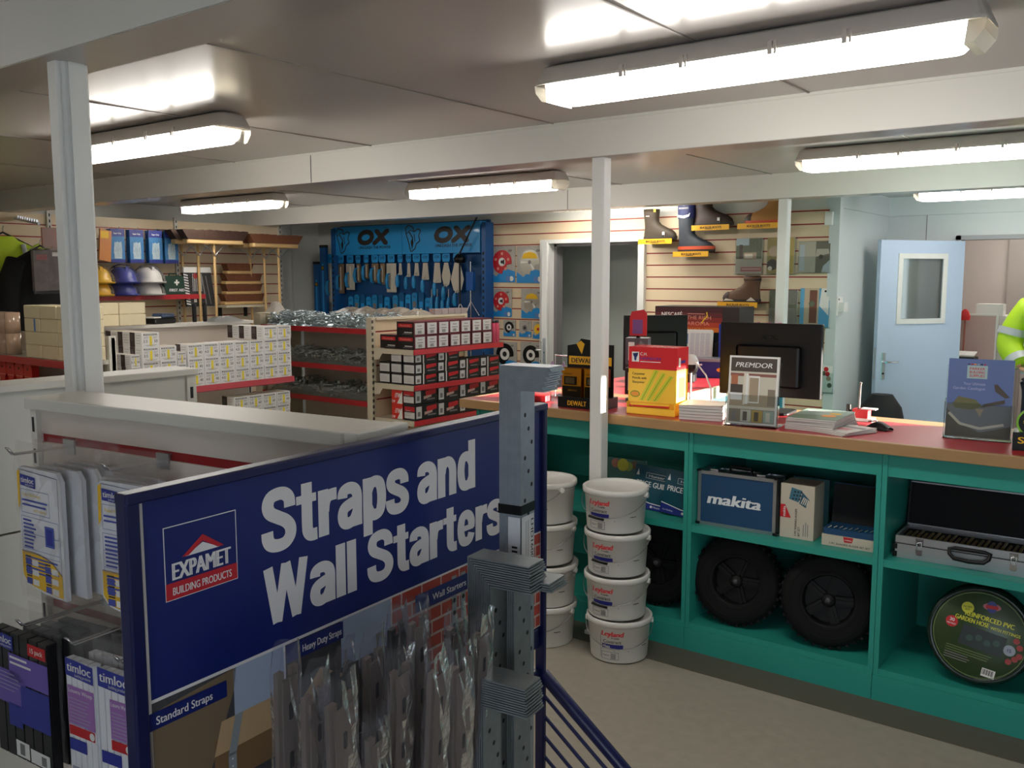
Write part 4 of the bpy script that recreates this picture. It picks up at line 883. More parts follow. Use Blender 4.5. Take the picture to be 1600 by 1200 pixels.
# ------------------------------------------------------------------ gondola with the bagged packs (foreground left)
rA = radians(6.5)
ga = thing('gondola_shelf', 'low white gondola with a cream slat face carrying bagged packs, in the foreground', 'gondola', (-2.19, 1.02, 0), rA)
m = MB(); m.box(-.005, -.012, 1.345, .962, .135, 1.372, shelfwhite); m.build('top_cap', ga, bevel=.003)
m = MB(); m.box(.968, -.014, 1.34, 1.0, .137, 1.374, shelfwhite); m.build('cap_end', ga, bevel=.003)
m = MB(); z = 1.345
for a, b in ((1.345, 1.286), (1.266, 1.086), (1.066, .886), (.866, .686), (.666, .1)): m.box(.02, .012, b, .96, .11, a, mat('cream_pale', (214, 202, 190), .5))
for zz in (1.266, 1.066, .866, .666): m.box(.02, .016, zz, .96, .1, zz + .02, redins)
m.build('slat_panel', ga)
for x in (0, .955):
    m = MB(); m.box(x - .002 if x == 0 else x + .005, .0, .02, x + .02 if x == 0 else x + .04, .12, 1.345, shelfwhite)
    for k in range(17): m.box(x + .004 if x == 0 else x + .018, -.0008, 1.29 - k * .075, x + .012 if x == 0 else x + .026, .002, 1.325 - k * .075, dark)
    m.build('upright', ga)
m = MB(); m.box(-.0, -.0, 0, .995, .13, .1, shelfwhite); m.build('plinth', ga)
def lp(s, y, z): return (-2.19 + s * cos(rA) - y * sin(rA), 1.02 + s * sin(rA) + y * cos(rA), z)
def hook(s, z, L, label):
    t = thing('display_hook', label, 'hook', lp(s, .012, z), rA, 'chrome hooks on the cream slat face')
    m = MB(); m.box(-.02, -.004, -.025, .02, .0, .006, steel); m.box(-.02, -.004, .006, .02, .016, .009, steel); m.build('back_plate', t)
    m = MB(); m.tube([(-.006, -.004, -.008), (-.006, -L, -.004), (-.004, -L - .012, .012), (.004, -L - .012, .012), (.006, -L, -.004), (.006, -.004, -.008)], .0023, chrome, 6); m.build('prong', t)
hook(.126, 1.272, .135, 'chrome hook carrying the left yellow and white packs'); hook(.448, 1.272, .135, 'chrome hook carrying the right yellow and white packs')
hook(.235, .93, .2, 'lower chrome hook carrying the black packs'); hook(.4, .925, .2, 'lower chrome hook between black and white packs'); hook(.55, .92, .2, 'lower chrome hook carrying the white purple-labelled packs')
tw = mat('pack_white', (228, 228, 232), .4); tl = mat('pack_blue', (40, 52, 150), .45); tb = mat('pack_ink', (70, 84, 170), .5); ty = mat('pack_yellow', (238, 190, 40), .45); ty2 = mat('pack_pale_yellow', (236, 206, 110), .5)
def sleeve(m, w, h, d, top=.05):
    m.at((0, 0, 0), X, Z); random.seed(int(w * 999) + int(h * 777)); n = 7; R = 12
    for zz in (-.001, d + .002):
        vs = [(-.01 + (w + .02) * i / n, -.02 + (h + top + .02) * j / R, zz * 1.0 + random.uniform(-.004, .004) + (d / 2 - zz) * (max(0, (j - R + 2)) / 2)) for j in range(R + 1) for i in range(n + 1)]
        m.add(vs, [(j * (n + 1) + i, j * (n + 1) + i + 1, (j + 1) * (n + 1) + i + 1, (j + 1) * (n + 1) + i) for j in range(R) for i in range(n)], bagfilm, True)
def timloc(m, x, y, w):
    m.poly([(x, y), (x + w, y - w * .06), (x + w, y + w * .36), (x, y + w * .42)], tl, .001); m.text('timloc', x + w * .06, y + w * .12, w * .22, paper, .03, w * .86, z=.0014); m.text('building products', x + w * .34, y + w * .02, w * .07, paper, .0, w * .58, z=.0014)
def ypack(s, y, rz, label, full=True, w=.165, h=.275):
    t = thing('vent_pack', label, 'bagged pack', lp(s, y, .968), rA + rz, 'yellow and white bagged packs')
    def outl(g, e=0): return [(e, .03), (.02, .012), (w * .5, .002 + e), (w - e, .0), (w - e, h * .93), (w - .015, h - e), (.012, h), (e, h * .97)]
    m = MB(); m.at((0, 0, 0), X, Z); m.prism(outl(0), -.012, -.001, tw)
    if full:
        m.poly([(.004, .035), (.02, .016), (w * .5, .008), (w - .008, .005), (w - .008, .055), (w * .7, .08), (w * .4, .088), (.004, .088)], ty, .0004); m.line([(.004, .088), (w * .4, .088), (w * .7, .08), (w - .008, .055), (w - .008, h - .012), (.012, h - .006)], .0012, navy, .0008)
        m.poly([(.0, h * .66), (.008, h * .7), (.012, h - .006), (.002, h - .012)], ty, .0006)
        for c in range(2):
            for r in range(3): m.rect(.018 + c * .075, .06 - r * .022 - c * .008, .022, .014, tb, .001); m.rect(.043 + c * .075, .06 - r * .022 - c * .008, .024, .013, paper, .001); m.rect(.02 + c * .075, .077 - r * .022 - c * .008, .02, .003, ink, .0012)
        timloc(m, .014, h - .04, .058)
        m.text('Fixed Wall Vent', .02, h - .063, .008, ty2, .01, .07); m.lines(.016, h - .074, .1, 2, .01, .004, tb); m.text('with sleeve', .06, h - .094, .007, ty2, .01, .05); m.frame(.012, h - .1, .11, .052, .0008, tb)
        m.lines(.016, h - .118, .05, 8, .0085, .004, tb); m.frame(.01, h - .19, .142, .082, .0008, tb); m.rect(.1, h - .165, .034, .045, mat('pack_pic', (80, 100, 180), .5), .0008); m.rect(.105, h - .16, .024, .035, tl, .001); m.lines(.016, h - .2, .13, 5, .008, .004, tb); m.frame(.01, .095, .142, .036 + .0, .0008, tb)
    m.build('card', t)
    m = MB(); sleeve(m, w, h, -.013, .055); m.build('clear_bag', t)
ypack(.128, -.118, radians(-3), 'front yellow and white bagged pack on the left chrome hook')
for k in range(3): ypack(.15 + .008 * k, -.09 + .028 * k, radians(-1 + 2 * k), 'yellow and white bagged pack behind the front left one, %s from the front' % ORD[k + 1], k < 0)
ypack(.405, -.118, radians(2), 'front yellow and white bagged pack beside the blue board edge')
for k in range(2): ypack(.378 - .004 * k, -.092 + .03 * k, radians(-2 + 3 * k), 'white bagged pack behind the front right one, %s from the front' % ORD[k + 1], False)
pk = mat('pack_black', (26, 26, 30), .4); pu = mat('pack_purple', (110, 88, 176), .45); pu2 = mat('pack_violet', (160, 110, 180), .45)
def bpack(s, y, rz, label, full):
    w, h = .205, .275
    t = thing('weep_pack', label, 'bagged pack', lp(s, y, .632), rA + rz, 'black bagged packs')
    m = MB()
    for k in range(6): m.box(k * w / 6 + .002, -.024, 0, (k + 1) * w / 6 - .002, -.002, h, pk)
    m.box(0, -.02, .002, w, -.006, h - .002, pk); m.at((0, -.0245, 0), X, Z)
    if full:
        m.rect(.06, h * .62, .145, .06, pu); m.rect(0, h * .42, .12, .075, pu); m.rect(.1, h * .3, .105, .085, tl, .0008); m.rect(.05, h * .25, .05, .05, tl); timloc(m, .005, h - .035, .075); m.rect(.135, h - .035, .065, .026, redink); m.text('15 pack', .145, h - .027, .011, paper, .02, .045, z=.001)
        m.lines(.065, h * .8, .09, 2, .012, .005, paper, .001); m.lines(.005, h * .66, .1, 5, .009, .002, mat('ink_lilac'), .001); m.rect(.07, .005, .05, .035, paper); m.rect(.125, .004, .07, .03, paper); m.rect(.085, .01, .018, .025, greyink, .001); m.rect(.165, .008, .018, .02, greyink, .001)
    m.build('sleeve', t)
    m = MB(); sleeve(m, w, h, .0, .05); m.build('clear_bag', t)
bpack(.13, -.17, radians(-2), 'front black bagged pack with purple labels on the lower left hook', True)
for k in range(3): bpack(.19 + .012 * k, -.14 + .032 * k, radians(1 + k), 'black bagged pack behind the purple-labelled one, %s from the front' % ORD[k + 1], False)
def wpack(s, y, w, rz, label, full, big=False):
    h = .27
    t = thing('weep_vent_pack', label, 'bagged pack', lp(s, y, .632), rA + rz, 'white bagged packs with purple labels')
    m = MB(); n = 5
    for k in range(n): m.box(k * w / n + .0015, -.018, 0, (k + 1) * w / n - .0015, -.001, h, tw)
    m.box(0, -.014, .002, w, -.004, h - .002, tw); m.at((0, -.0185, 0), X, Z)
    if full:
        x = w * .35 if big else .004
        m.rect(x, h * .5, w - x - .003, h * .3, pu2); timloc(m, .002, h - .034, w - .004); m.text('Louvre Weep', x + .004, h * .75, .009, paper, .01, w - x - .012, z=.001); m.lines(x + .004, h * .7, w - x - .012, 8, .0075, .002, mat('ink_lilac'), .001)
        m.rect(x, h * .42, w - x - .006, .02, redink); m.disc(w - .014, h * .42 + .01, .008, paper, .001, 14); m.rect(.003, h * .3, w * .6, .025, tl); m.rect(.003, .01, w * .7, .04, paper); m.rect(.008, .012, w * .4, .036, mat('ink_lilac'), .001)
    m.build('vents', t)
    m = MB(); sleeve(m, w, h, .0, .05); m.build('clear_bag', t)
wpack(.405, -.19, .09, 0, 'white bagged pack with purple label beside the black packs', True)
wpack(.505, -.19, .095, radians(2), 'white bagged pack with purple label beside the blue board', True, True)
for k, s in enumerate((.42, .515)): wpack(s, -.15, .09, radians(2), 'white bagged pack directly behind the %s purple-labelled one' % ('left', 'right')[k], False)

# ------------------------------------------------------------------ second low gondola, end-on behind the left column
gb = thing('gondola_shelf', 'plain pale gondola back behind the left white column', 'gondola', (-2.535, .6, 0))
m = MB(); m.box(-.065, -1.2, 1.352, .062, 1.065, 1.372, shelfwhite); m.build('top_cap', gb, bevel=.003)
m = MB(); m.box(-.04, -1.2, .98, .045, 1.03, 1.352, mat('back_panel_grey', (204, 202, 194), .45)); m.box(-.04, -1.2, .08, .045, 1.03, .974, mat('back_panel_grey')); m.build('back_panel', gb)
m = MB(); m.box(-.045, 1.03, 0, .05, 1.062, 1.352, shelfwhite)
for k in range(16): m.box(.049, 1.04, 1.28 - k * .075, .0508, 1.05, 1.315 - k * .075, dark)
m.build('upright', gb)
m = MB(); m.box(-.05, -1.2, 0, .055, 1.03, .08, shelfwhite); m.build('plinth', gb)

# ------------------------------------------------------------------ gondola of white screw boxes
gc = thing('gondola_shelf', 'white gondola stacked with white screw boxes on red-edged shelves', 'gondola', (-4.58, 2.62, 0))
m = MB(); m.box(-.5, 0, 1.352, -.385, 1.14, 1.372, shelfwhite); m.build('top_cap', gc)
m = MB(); m.box(-.46, 0, .1, -.425, 1.11, 1.352, mat('cream_pale')); m.build('back_panel', gc)
for y in (0.0, 1.11):
    m = MB(); m.box(-.465, y, 0, -.42, y + .03, 1.352, shelfwhite)
    for k in range(16): m.box(-.4205, y + .009, 1.27 - k * .075, -.4195, y + .02, 1.31 - k * .075, dark)
    m.build('upright', gc)
def shelf(parent, x0, x1, y0, y1, z, side, sc):      # tray, coloured front edge and the two end brackets
    m = MB(); m.box(x0, y0, z - .022, x1, y1, z, sc); s = m.build('shelf', parent)
    m = MB()
    if side == 'x': m.prism([(0, 0)] * 3, 0, 0, sc) if False else m.at((0, y0, 0), X, Z).prism([(x1, z - .036), (x1 + .012, z - .03), (x1 + .006, z + .003), (x1, z + .003)], -(y1 - y0), 0, redshelf)
    else: m.at((x0, 0, 0), NY, Z).prism([(-y0, z - .036), (-y0 + .012, z - .03), (-y0 + .006, z + .003), (-y0, z + .003)], x0 - x1, 0, redshelf) if False else m.box(x0, y0 - .01, z - .034, x1, y0, z + .003, redshelf)
    m.build('front_edge', s)
    if side == 'x':
        for y in (y0 - .004, y1 + .001):
            m = MB(); m.at((0, y + .003, 0), X, Z); m.prism([(x0, z - .08), (x0 + .05, z - .075), (x0 + .08, z - .034), (x1 - .001, z - .034), (x1 - .001, z + .001), (x0, z + .001)], 0, .003, sc); m.build('bracket', s)
    return s
shelf(gc, -.425, 0, .005, 1.14, 1.03, 'x', shelfwhite); shelf(gc, -.425, 0, .005, 1.14, .62, 'x', shelfwhite); shelf(gc, -.425, .02, .005, 1.14, .2, 'x', shelfwhite)
rw = mat('screwbox_white', (226, 224, 222), .5); rbrown = mat('screwbox_brown', (58, 44, 40), .5); ryel = mat('screwbox_yellow', (236, 214, 50), .5)
def screwbox(size, sm=False):
    m = MB(); w, h, d = (.052, .066, .1) if sm else (.1025, .079, .118)
    m.box(-d, 0, 0, 0, w, h, rw); m.at((0.0, 0, 0), Y, Z)
    m.rect(w * .44, h * .1, w * .14, h * .66, ryel); m.text('REISSER', w * .5, h * .8, h * .12, ink, .05, w * .8, al='c', z=.001)
    m.text(size[0], w * .2, h * .32, h * .2, ink, .01, al='c'); m.text(size[1], w * .8, h * .32, h * .2, ink, .01, al='c')
    for a, b in ((.1, .3), (.65, .25)): m.rect(w * a, h * .68, w * b, h * .025, greyink); m.rect(w * a, h * .6, w * b * .8, h * .02, greyink)
    m.rect(w * .15, h * .14, w * .7, h * .02, greyink, .0008); m.rect(w * .25, h * .07, w * .5, h * .02, greyink, .0008)
    m.at((-d, 0, 0), X, Z); m.rect(d * .0, 0, d * .42, h, rbrown); m.lines(d * .05, h * .8, d * .3, 5, h * .09, h * .02, greyink, .001); m.lines(d * .5, h * .8, d * .42, 4, h * .18, h * .02, greyink)
    m.at((-d, 0, h), X, Y); m.rect(0, w * .3, d, w * .3, mat('tape_buff', (214, 196, 160), .4))
    o = m.build('screw_box'); o['category'] = 'box'; o['group'] = 'white screw boxes'; return o
protos = {}
def place(size, x, y, z, label, sm=False):
    k = (size, sm)
    if k not in protos: o = screwbox(size, sm); protos[k] = o
    else: o = protos[k].copy(); C.objects.link(o)
    o.location = (x + random.uniform(-.003, .002), y + random.uniform(-.001, .001), z); o['label'] = label
random.seed(4)
RW = ['bottom row', 'second row', 'third row', 'top row']
for c in range(7):
    y = 3.649 - c * .1048; n = 4 if c < 2 else 3
    for r in range(n):
        cc = 'at the right end' if c == 0 else ORD[c] + ' column from the right'
        place(('4.0', '70' if c < 2 else ('50' if c < 5 else '40')), -4.585, y, 1.033 + r * .0795, 'white screw box on the upper shelf, %s, %s' % (cc.replace('first', 'next') if c == 1 else cc, RW[r]))
for d in (1, 2): place(('4.0', '70'), -4.585 - d * .12, 3.544, 1.033 + 3 * .0795, 'white screw box in the %s row back, dark band showing above the stack' % ORD[d])
for r in range(3): place(('4.0', '30'), -4.585, 2.957, 1.033 + r * .067, 'narrow white screw box between the two column groups, ' + RW[r], True)
for r in range(3): place(('3.5', '50'), -4.585, 2.849, 1.033 + r * .0795, 'white screw box left of the narrow ones, ' + RW[r])
for r in range(4):
    place(('3.5', '50'), -4.585, 2.743, 1.033 + r * .0795, 'white screw box in the leftmost full column, ' + RW[r])
    if r > 1:
        for d in (1, 2): place(('3.5', '50'), -4.585 - d * .12, 2.743, 1.033 + r * .0795, 'white screw box in the leftmost column, %s, %s from the front' % (RW[r], ORD[d]))
for r in range(3):
    for d in range(3): place(('3.5', '30'), -4.6 - d * .102, 2.685, 1.033 + r * .067, 'narrow screw box next to the left column, %s, %s from the front' % (RW[r], ORD[d]), True)
for c in range(4):
    for r in range(3 if c < 3 else 4): place(('5.0', '60'), -4.585, 3.63 - c * .1048, .703 + r * .0795 - (.0795 if c == 3 else 0), 'white screw box on the lower shelf, %s column from the right, %s' % (ORD[c], ['low row', 'second row', 'third row', 'fourth row'][r]))
for c in range(4): place(('5.0', '60'), -4.585, 3.63 - c * .1048, .6235, 'white screw box on the lower shelf, %s column from the right, lowest of all' % ORD[c]) if c < 3 else None

# ------------------------------------------------------------------ end shelf left of the column: cream boxes, tape, red clamps
gd = thing('end_shelf', 'red-edged end shelf left of the white column, piled with cream boxes', 'shelf unit', (-5.2, 2.37, 0))
m = MB(); m.box(-.9, .22, .05, .58, .24, 1.33, mat('cream_pale')); m.build('back_panel', gd)
for x in (-.9, .55):
    m = MB(); m.box(x, .205, 0, x + .03, .245, 1.34, shelfwhite); m.build('upright', gd)
for z in (1.215, 1.0, .6): shelf(gd, -.88, .57, 0, .22, z, 'y', shelfwhite)
cb = mat('cream_box', (222, 208, 172), .5, var=.04); cbl = mat('cream_box_blue', (110, 146, 196), .45)
def cbox(x, y, z, w, d, h, label, blue=None):
    m = MB(); m.box(0, 0, 0, w, d, h, cb); m.at((0, 0, 0), X, Z)
    if blue is not None: m.rect(w * blue, 0, .022, h, cbl); m.rect(w * blue + .008, h * .1, .003, h * .8, tl, .001)
    m.at((w, 0, 0), Y, Z); m.rect(d * .3, 0, .02, h, cb)
    tag(m.build('cream_box', None, (x, y, z), random.uniform(-.02, .02), bevel=.004), label, 'box', 'cream boxes left of the column')
random.seed(8)
H4 = ['bottom', 'second', 'third', 'top']
for c in range(3):
    for r in range(4): cbox(-5.13 + c * .178, 2.385, 1.219 + r * .0705, .174, .16, .0695, 'cream box on the end shelf, %s column from the left, %s layer' % (ORD[c], H4[r]), .62 if (c, r) == (0, 2) else None)
for c in range(2):
    for r in range(2): cbox(-5.02, 2.66 + c * .165, 1.374 + r * .066, .085, .16, .065, 'cream box on the gondola top beside the column, %s, %s layer' % (('nearer', 'farther')[c], ('lower', 'upper')[r]), None)
m = MB(); 
tapeb = mat('tape_clear', (196, 166, 140), .15, coat=.6, var=.12, scale=30)
for c in range(5):
    for r in range(2 if c > 1 else 1):
        m = MB(); m.lathe([(.024, 0), (.04, 0), (.04, .118), (.024, .118), (.024, 0)], tapeb, 24); m.lathe([(.025, .002), (.031, .002), (.031, .116), (.025, .116)], mat('tape_core', (170, 130, 96), .6), 24)
        tag(m.build('tape_roll', None, (-5.72 + c * .083 + (0.12 if 0 else 0), 2.44 + .0 * r, 1.2165 + r * .1185)), 'clear brown tape rolls in a tube, %s from the left, %s layer' % (ORD[c], ('lower', 'upper')[r]), 'tape', 'tubes of tape rolls on the end shelf')
for c in range(4):
    m = MB(); m.at((0, 0, 0), X, Z); m.prism([(-.045, 0), (.045, 0), (.05, .03), (.03, .055), (.03, .075), (.05, .1), (.048, .15), (.025, .17), (-.025, .17), (-.048, .15), (-.05, .1), (-.03, .075), (-.03, .055), (-.05, .03)], -.04, 0, mat('clamp_red', (196, 26, 28), .35)); m.rect(-.04, .09, .08, .004, mat('print_rose')); m.disc(0, .135, .008, dark); m.rect(-.02, .02, .035, .012, paper)
    tag(m.build('red_tool', None, (-5.55 + c * .102, 2.44, 1.003)), 'red moulded holder under the end shelf, %s from the left' % ORD[c], 'tool', 'red holders under the end shelf')
m = MB(); random.seed(2)
def crumple(m, x0, y0, z0, x1, y1, z1, mm, n=8):
    vs = []; R = n
    for i in range(n + 1):
        for j in range(n + 1):
            e = min(i, n - i, j, n - j) / (n / 2); vs.append((x0 + (x1 - x0) * i / n, y0 + (y1 - y0) * j / n, z0 + (z1 - z0) * min(1, e * 1.6) * random.uniform(.75, 1)))
    m.add(vs, [(i * (n + 1) + j, (i + 1) * (n + 1) + j, (i + 1) * (n + 1) + j + 1, i * (n + 1) + j + 1) for i in range(n) for j in range(n)], mm)
    m.add([(x0, y0, z0), (x1, y0, z0), (x1, y1, z0), (x0, y1, z0)], [(0, 3, 2, 1)], mm)
bagm = mat('grey_bag', (150, 142, 124), .3, var=.3, scale=60)
for c in range(3):
    m = MB(); crumple(m, 0, 0, 0, .16, .17, .11, bagm); tag(m.build('plastic_bag', None, (-5.13 + c * .172, 2.39, 1.002)), 'grey crumpled plastic bag under the end shelf, %s from the left' % ORD[c], 'bag', 'crumpled bags under the end shelf')

# ------------------------------------------------------------------ gondola with bolts and nail boxes in the middle
ge = thing('gondola_shelf', 'cream double gondola with bolts at left and black nail boxes at right', 'gondola', (-4.59, 4.45, 0))
m = MB()
for a, b in ((1.355, 1.28), (1.27, 1.045), (1.035, .81), (.8, .575), (.565, .1)): m.box(-.03, .03, b, .0, 1.0, a, cream)
for z in (1.27, 1.035, .8, .565): m.box(-.028, .03, z, -.004, 1.0, z + .01, redins)
m.build('slat_panel', ge)
for y in (0, .985):
    m = MB(); m.box(-.05, y, 0, .006, y + .035, 1.372, shelfcream); m.build('upright', ge)
m = MB()
for k in range(28): m.box(.004, -.0008, .2 + k * .042, .0068, .004, .222 + k * .042, dark); m.box(.0055, .006, .2 + k * .042, .0068, .014, .222 + k * .042, dark)
m.build('slots', ge)
m = MB(); m.box(-.05, .035, 1.357, .02, 1.0, 1.372, shelfcream); m.build('top_cap', ge)
for z in (1.165, .925, .685, .44): shelf(ge, .006, .375, .02, .985, z, 'x', shelfcream)
for z in (1.29, 1.025, .785, .5): shelf(ge, -1.2, -.051, .01, .42, z, 'y', shelfcream)
m = MB(); m.box(-1.2, .42, .1, -.051, .44, 1.3, mat('cream_pale')); m.build('bolt_back_panel', ge)
m = MB(); m.box(-1.25, .0, 0, -1.2, .05, 1.37, shelfcream); m.build('upright', ge)
zinc = mat('zinc', (180, 192, 196), .3, .85, var=.2, scale=30); zincd = mat('zinc_dull', (160, 166, 160), .4, .25, var=.3, scale=30)
random.seed(21)
def bolts(n, z0, z1, label, mm):
    m = MB()
    for k in range(n):
        x = random.uniform(-5.76, -4.68); y = random.uniform(4.475, 4.84); f = random.random(); z = z0 + .008 + (z1 - z0) * f * (.6 + .4 * sin(x * 7) ** 2)
        a = random.uniform(0, pi); e = random.uniform(-.35, .35); L = random.uniform(.035, .055); d = Vector((cos(a) * cos(e), sin(a) * cos(e), sin(e))) * L; p = Vector((x, y, z)); q = p + d; q.z = max(q.z, z0 + .006)
        m.cyl(p, q, .0042, mm, n=5); m.cyl(p, p - d * .14, .0085, mm, n=6)
    crumple(m, -5.78, 4.475, z0 + .001, -4.65, 4.86, z0 + (z1 - z0) * .62, mm, 14)
    stuff(m.build('loose_bolts'), label, 'bolts')
bolts(900, 1.2905, 1.385, 'heap of loose zinc bolts in the tray on top of the bolt gondola', zinc)
bolts(500, 1.0255, 1.12, 'heap of loose zinc bolts on the second red-edged shelf', zincd)
bolts(300, .7855, .88, 'heap of loose bolts on the third red-edged shelf down', zincd)
for z in (1.29, 1.025, .785):
    m = MB(); m.at((-1.2, .014, z + .001), X, Z); m.rect(0, 0, 1.148, .061, clear)
    m.build('clear_divider', ge)
flatp = mat('flat_pack', (138, 130, 120), .35, var=.35, scale=50)
for k in range(5):
    m = MB(); random.seed(k); crumple(m, 0, 0, 0, .2, .2, .058 + .008 * (k % 2), flatp); tag(m.build('bag_of_fixings', None, (-5.5 + k * .178, 4.91 + .002 * k, 1.362)), 'grey bag of fixings laid behind the bolts, %s from the left' % ORD[k], 'bag', 'bags of fixings behind the bolts')
m = MB(); m.box(-5.56, 4.9, 1.335, -4.66, 5.15, 1.36, shelfcream); m.build('rear_shelf', None).parent = ge
bpy.data.objects['rear_shelf'].location = (4.59, -4.45, 0)
m = MB(); random.seed(6); crumple(m, 0, 0, 0, .12, .12, .09, mat('bag_white', (214, 206, 196), .4), 7); tag(m.build('plastic_bag', None, (-5.95, 4.62, 1.375)), 'small white crumpled bag at the left end of the bolt gondola', 'bag')
m = MB(); m.box(-6.0, 4.55, 0, -5.8, 4.85, 1.373, shelfcream); m.build('side_panel', ge, (4.59, -4.45, 0))
# nail boxes
nb = mat('nailbox_black', (24, 20, 22), .4); nr = mat('nailbox_red', (196, 30, 42), .4); nlab = mat('nailbox_label', (206, 206, 204), .5); nm = mat('nailbox_maroon', (96, 26, 40), .4)
def nail(kind):
    m = MB()
    if kind == 'end':          # short end towards us
        w, d, h = .117, .155, .092; m.box(-d, 0, 0, 0, w, h, nm); m.at((0, 0, 0), Y, Z); m.rect(w * .1, h * .08, w * .8, h * .82, nlab); m.text('Paslode', w * .5, h * .66, h * .1, ink, .02, w * .35, al='c', z=.001); m.rect(w * .25, h * .45, w * .5, h * .05, greyink, .001)
        for k in range(8): m.rect(w * (.34 + .04 * k), h * .14, w * .02, h * .22, ink, .001)
        m.at((-d, 0, 0), X, Z); m.rect(0, 0, d, h, nb); m.rect(d * .08, h * .6, d * .84, h * .26, nr, .001); m.text('Paslode', d * .5, h * .66, h * .14, mat('print_rose'), .02, d * .6, al='c', z=.0014); m.rect(d * .45, h * .2, d * .45, h * .06, paper, .001); m.rect(d * .35, h * .1, d * .55, h * .04, greyink, .001)
    else:                       # long side towards us, banded
        w, d, h = .225, .105, .072 if kind == 'side' else .105
        m.box(-d, 0, 0, 0, w, h, nb); m.at((0, 0, 0), Y, Z); m.rect(w * .04, h * .12, w * .24, h * .76, nlab); m.rect(w * .1, h * .25, w * .12, h * .3, greyink, .001); m.text('Paslode', w * .7, h * .62, h * .22, nr, .05, w * .42, al='c', z=.0012)
        m.poly([(w * .5, h * .45), (w * .95, h * .62), (w * .95, h * .9), (w * .52, h * .84)], nr, .0009); m.rect(w * .55, h * .22, w * .36, h * .1, greyink)
        if kind == 'side': m.rect(w * .36, 0, w * .05, h, mat('strap_white', (216, 212, 206), .4), .0016)
        else: m.poly([(w * .4, h * .3), (w * .75, h * .42), (w * .75, h * .55), (w * .4, h * .5)], mat('nail_silver', (200, 160, 150), .4), .0014)
        m.at((-d, 0, 0), X, Z); m.rect(d * .06, h * .12, d * .88, h * .76 if kind == 'side' else h * .4, nlab); m.lines(d * .15, h * .6, d * .6, 3, h * .15, h * .04, mat('label_grey', (170, 168, 164), .5), .001)
        if kind != 'side': m.rect(d * .06, h * .58, d * .88, h * .3, nr)
    o = m.build('nail_box'); o['category'] = 'box'; o['group'] = 'black nail boxes on the middle gondola'; return o
np_ = {}
def nplace(kind, x, y, z, label):
    if kind not in np_: o = np_[kind] = nail(kind)
    else: o = np_[kind].copy(); C.objects.link(o)
    o.location = (x + random.uniform(-.004, .004), y, z); o['label'] = label
random.seed(9)
for r in range(2):
    for c in range(7): nplace('end', -4.222, 4.485 + c * .1195, 1.168 + r * .0925, 'nail box with white end label on the top shelf, %s from the left, %s row' % (ORD[c], ('lower', 'upper')[r]))
nplace('end', -4.39, 4.49, 1.168, 'single dark nail box at the back left of the top shelf')
for c in range(4):
    for r in range(3 if c in (0, 1) else 2):
        nplace('side', -4.222, 4.485 + c * .231, .928 + r * .0725, 'banded nail box on the second shelf, %s column from the left, %s row' % (ORD[c], H4[r]))
for d in (1, 2):
    for r in range(3 if d == 1 else 2): nplace('side', -4.222 - d * .112, 4.485, .928 + r * .0725, 'nail box on the second shelf, %s stack back with pale end, %s row' % (ORD[d], H4[r]))
for c in range(4):
    for r in range(2): nplace('big', -4.222, 4.485 + c * .231, .688 + r * .106, 'large nail box on the third shelf, %s column from the left, %s row' % (ORD[c], ('lower', 'upper')[r]))
itw = mat('box_orange_red', (216, 48, 36), .45)
for k, (x, z, l) in enumerate(((-4.34, .688, 'red and white box on the third shelf, lower of two'), (-4.34, .794, 'red and white box on the third shelf, upper of two'), (-4.31, .443, 'red and white box on the lowest visible shelf'))):
    m = MB(); m.box(-.1, 0, 0, 0, .2, .105, itw); m.at((-.1, 0, 0), X, Z); m.poly([(.05, 0), (.1, 0), (.1, .085)], paper); m.text('ITW', .03, .04, .034, paper, .03, .05, slant=.3, z=.001); m.text('ITW', .0, .004, .02, paper, .03, .03, slant=.3, z=.001); m.at((0, 0, 0), Y, Z); m.poly([(.05, 0), (.2, 0), (.2, .09)], paper)
    tag(m.build('nail_carton', None, (x, 4.487, z)), l, 'box', 'red and white cartons')
nplace('big', -4.222, 4.485, .443, 'large nail box on the lowest visible shelf beside the red carton')
gas = mat('gas_can', (196, 70, 96), .3)
for k in range(6):
    m = MB(); m.lathe([(0, 0), (.017, 0), (.018, .004), (.018, .13), (.012, .145), (.012, .16), (0, .16)], gas, 14); m.lathe([(.0125, .145), (.014, .147), (.014, .165), (0, .167)], mat('can_cap', (40, 36, 40), .4), 14)
    tag(m.build('gas_cartridge', None, (-4.235 - .0385 * (k % 3), 5.355 + .04 * (k // 3), 1.168)), 'pink gas cartridge right on the top shelf, %s row, %s from front' % (('left', 'right')[k // 3], ORD[k % 3]), 'cartridge', 'pink gas cartridges')
for k in range(5):
    m = MB(); m.box(-.03, -.035, 0, .03, .035, .042, film('red_clear', (220, 80, 100), .3, .1, .35)); m.box(-.026, -.031, .001, .026, .031, .03, nr)
    tag(m.build('plastic_pack', None, (-4.6, 5.12 + k * .074, 1.3735)), 'small clear red pack on the middle gondola top, %s from the left' % ORD[k], 'pack', 'red packs on the gondola top')
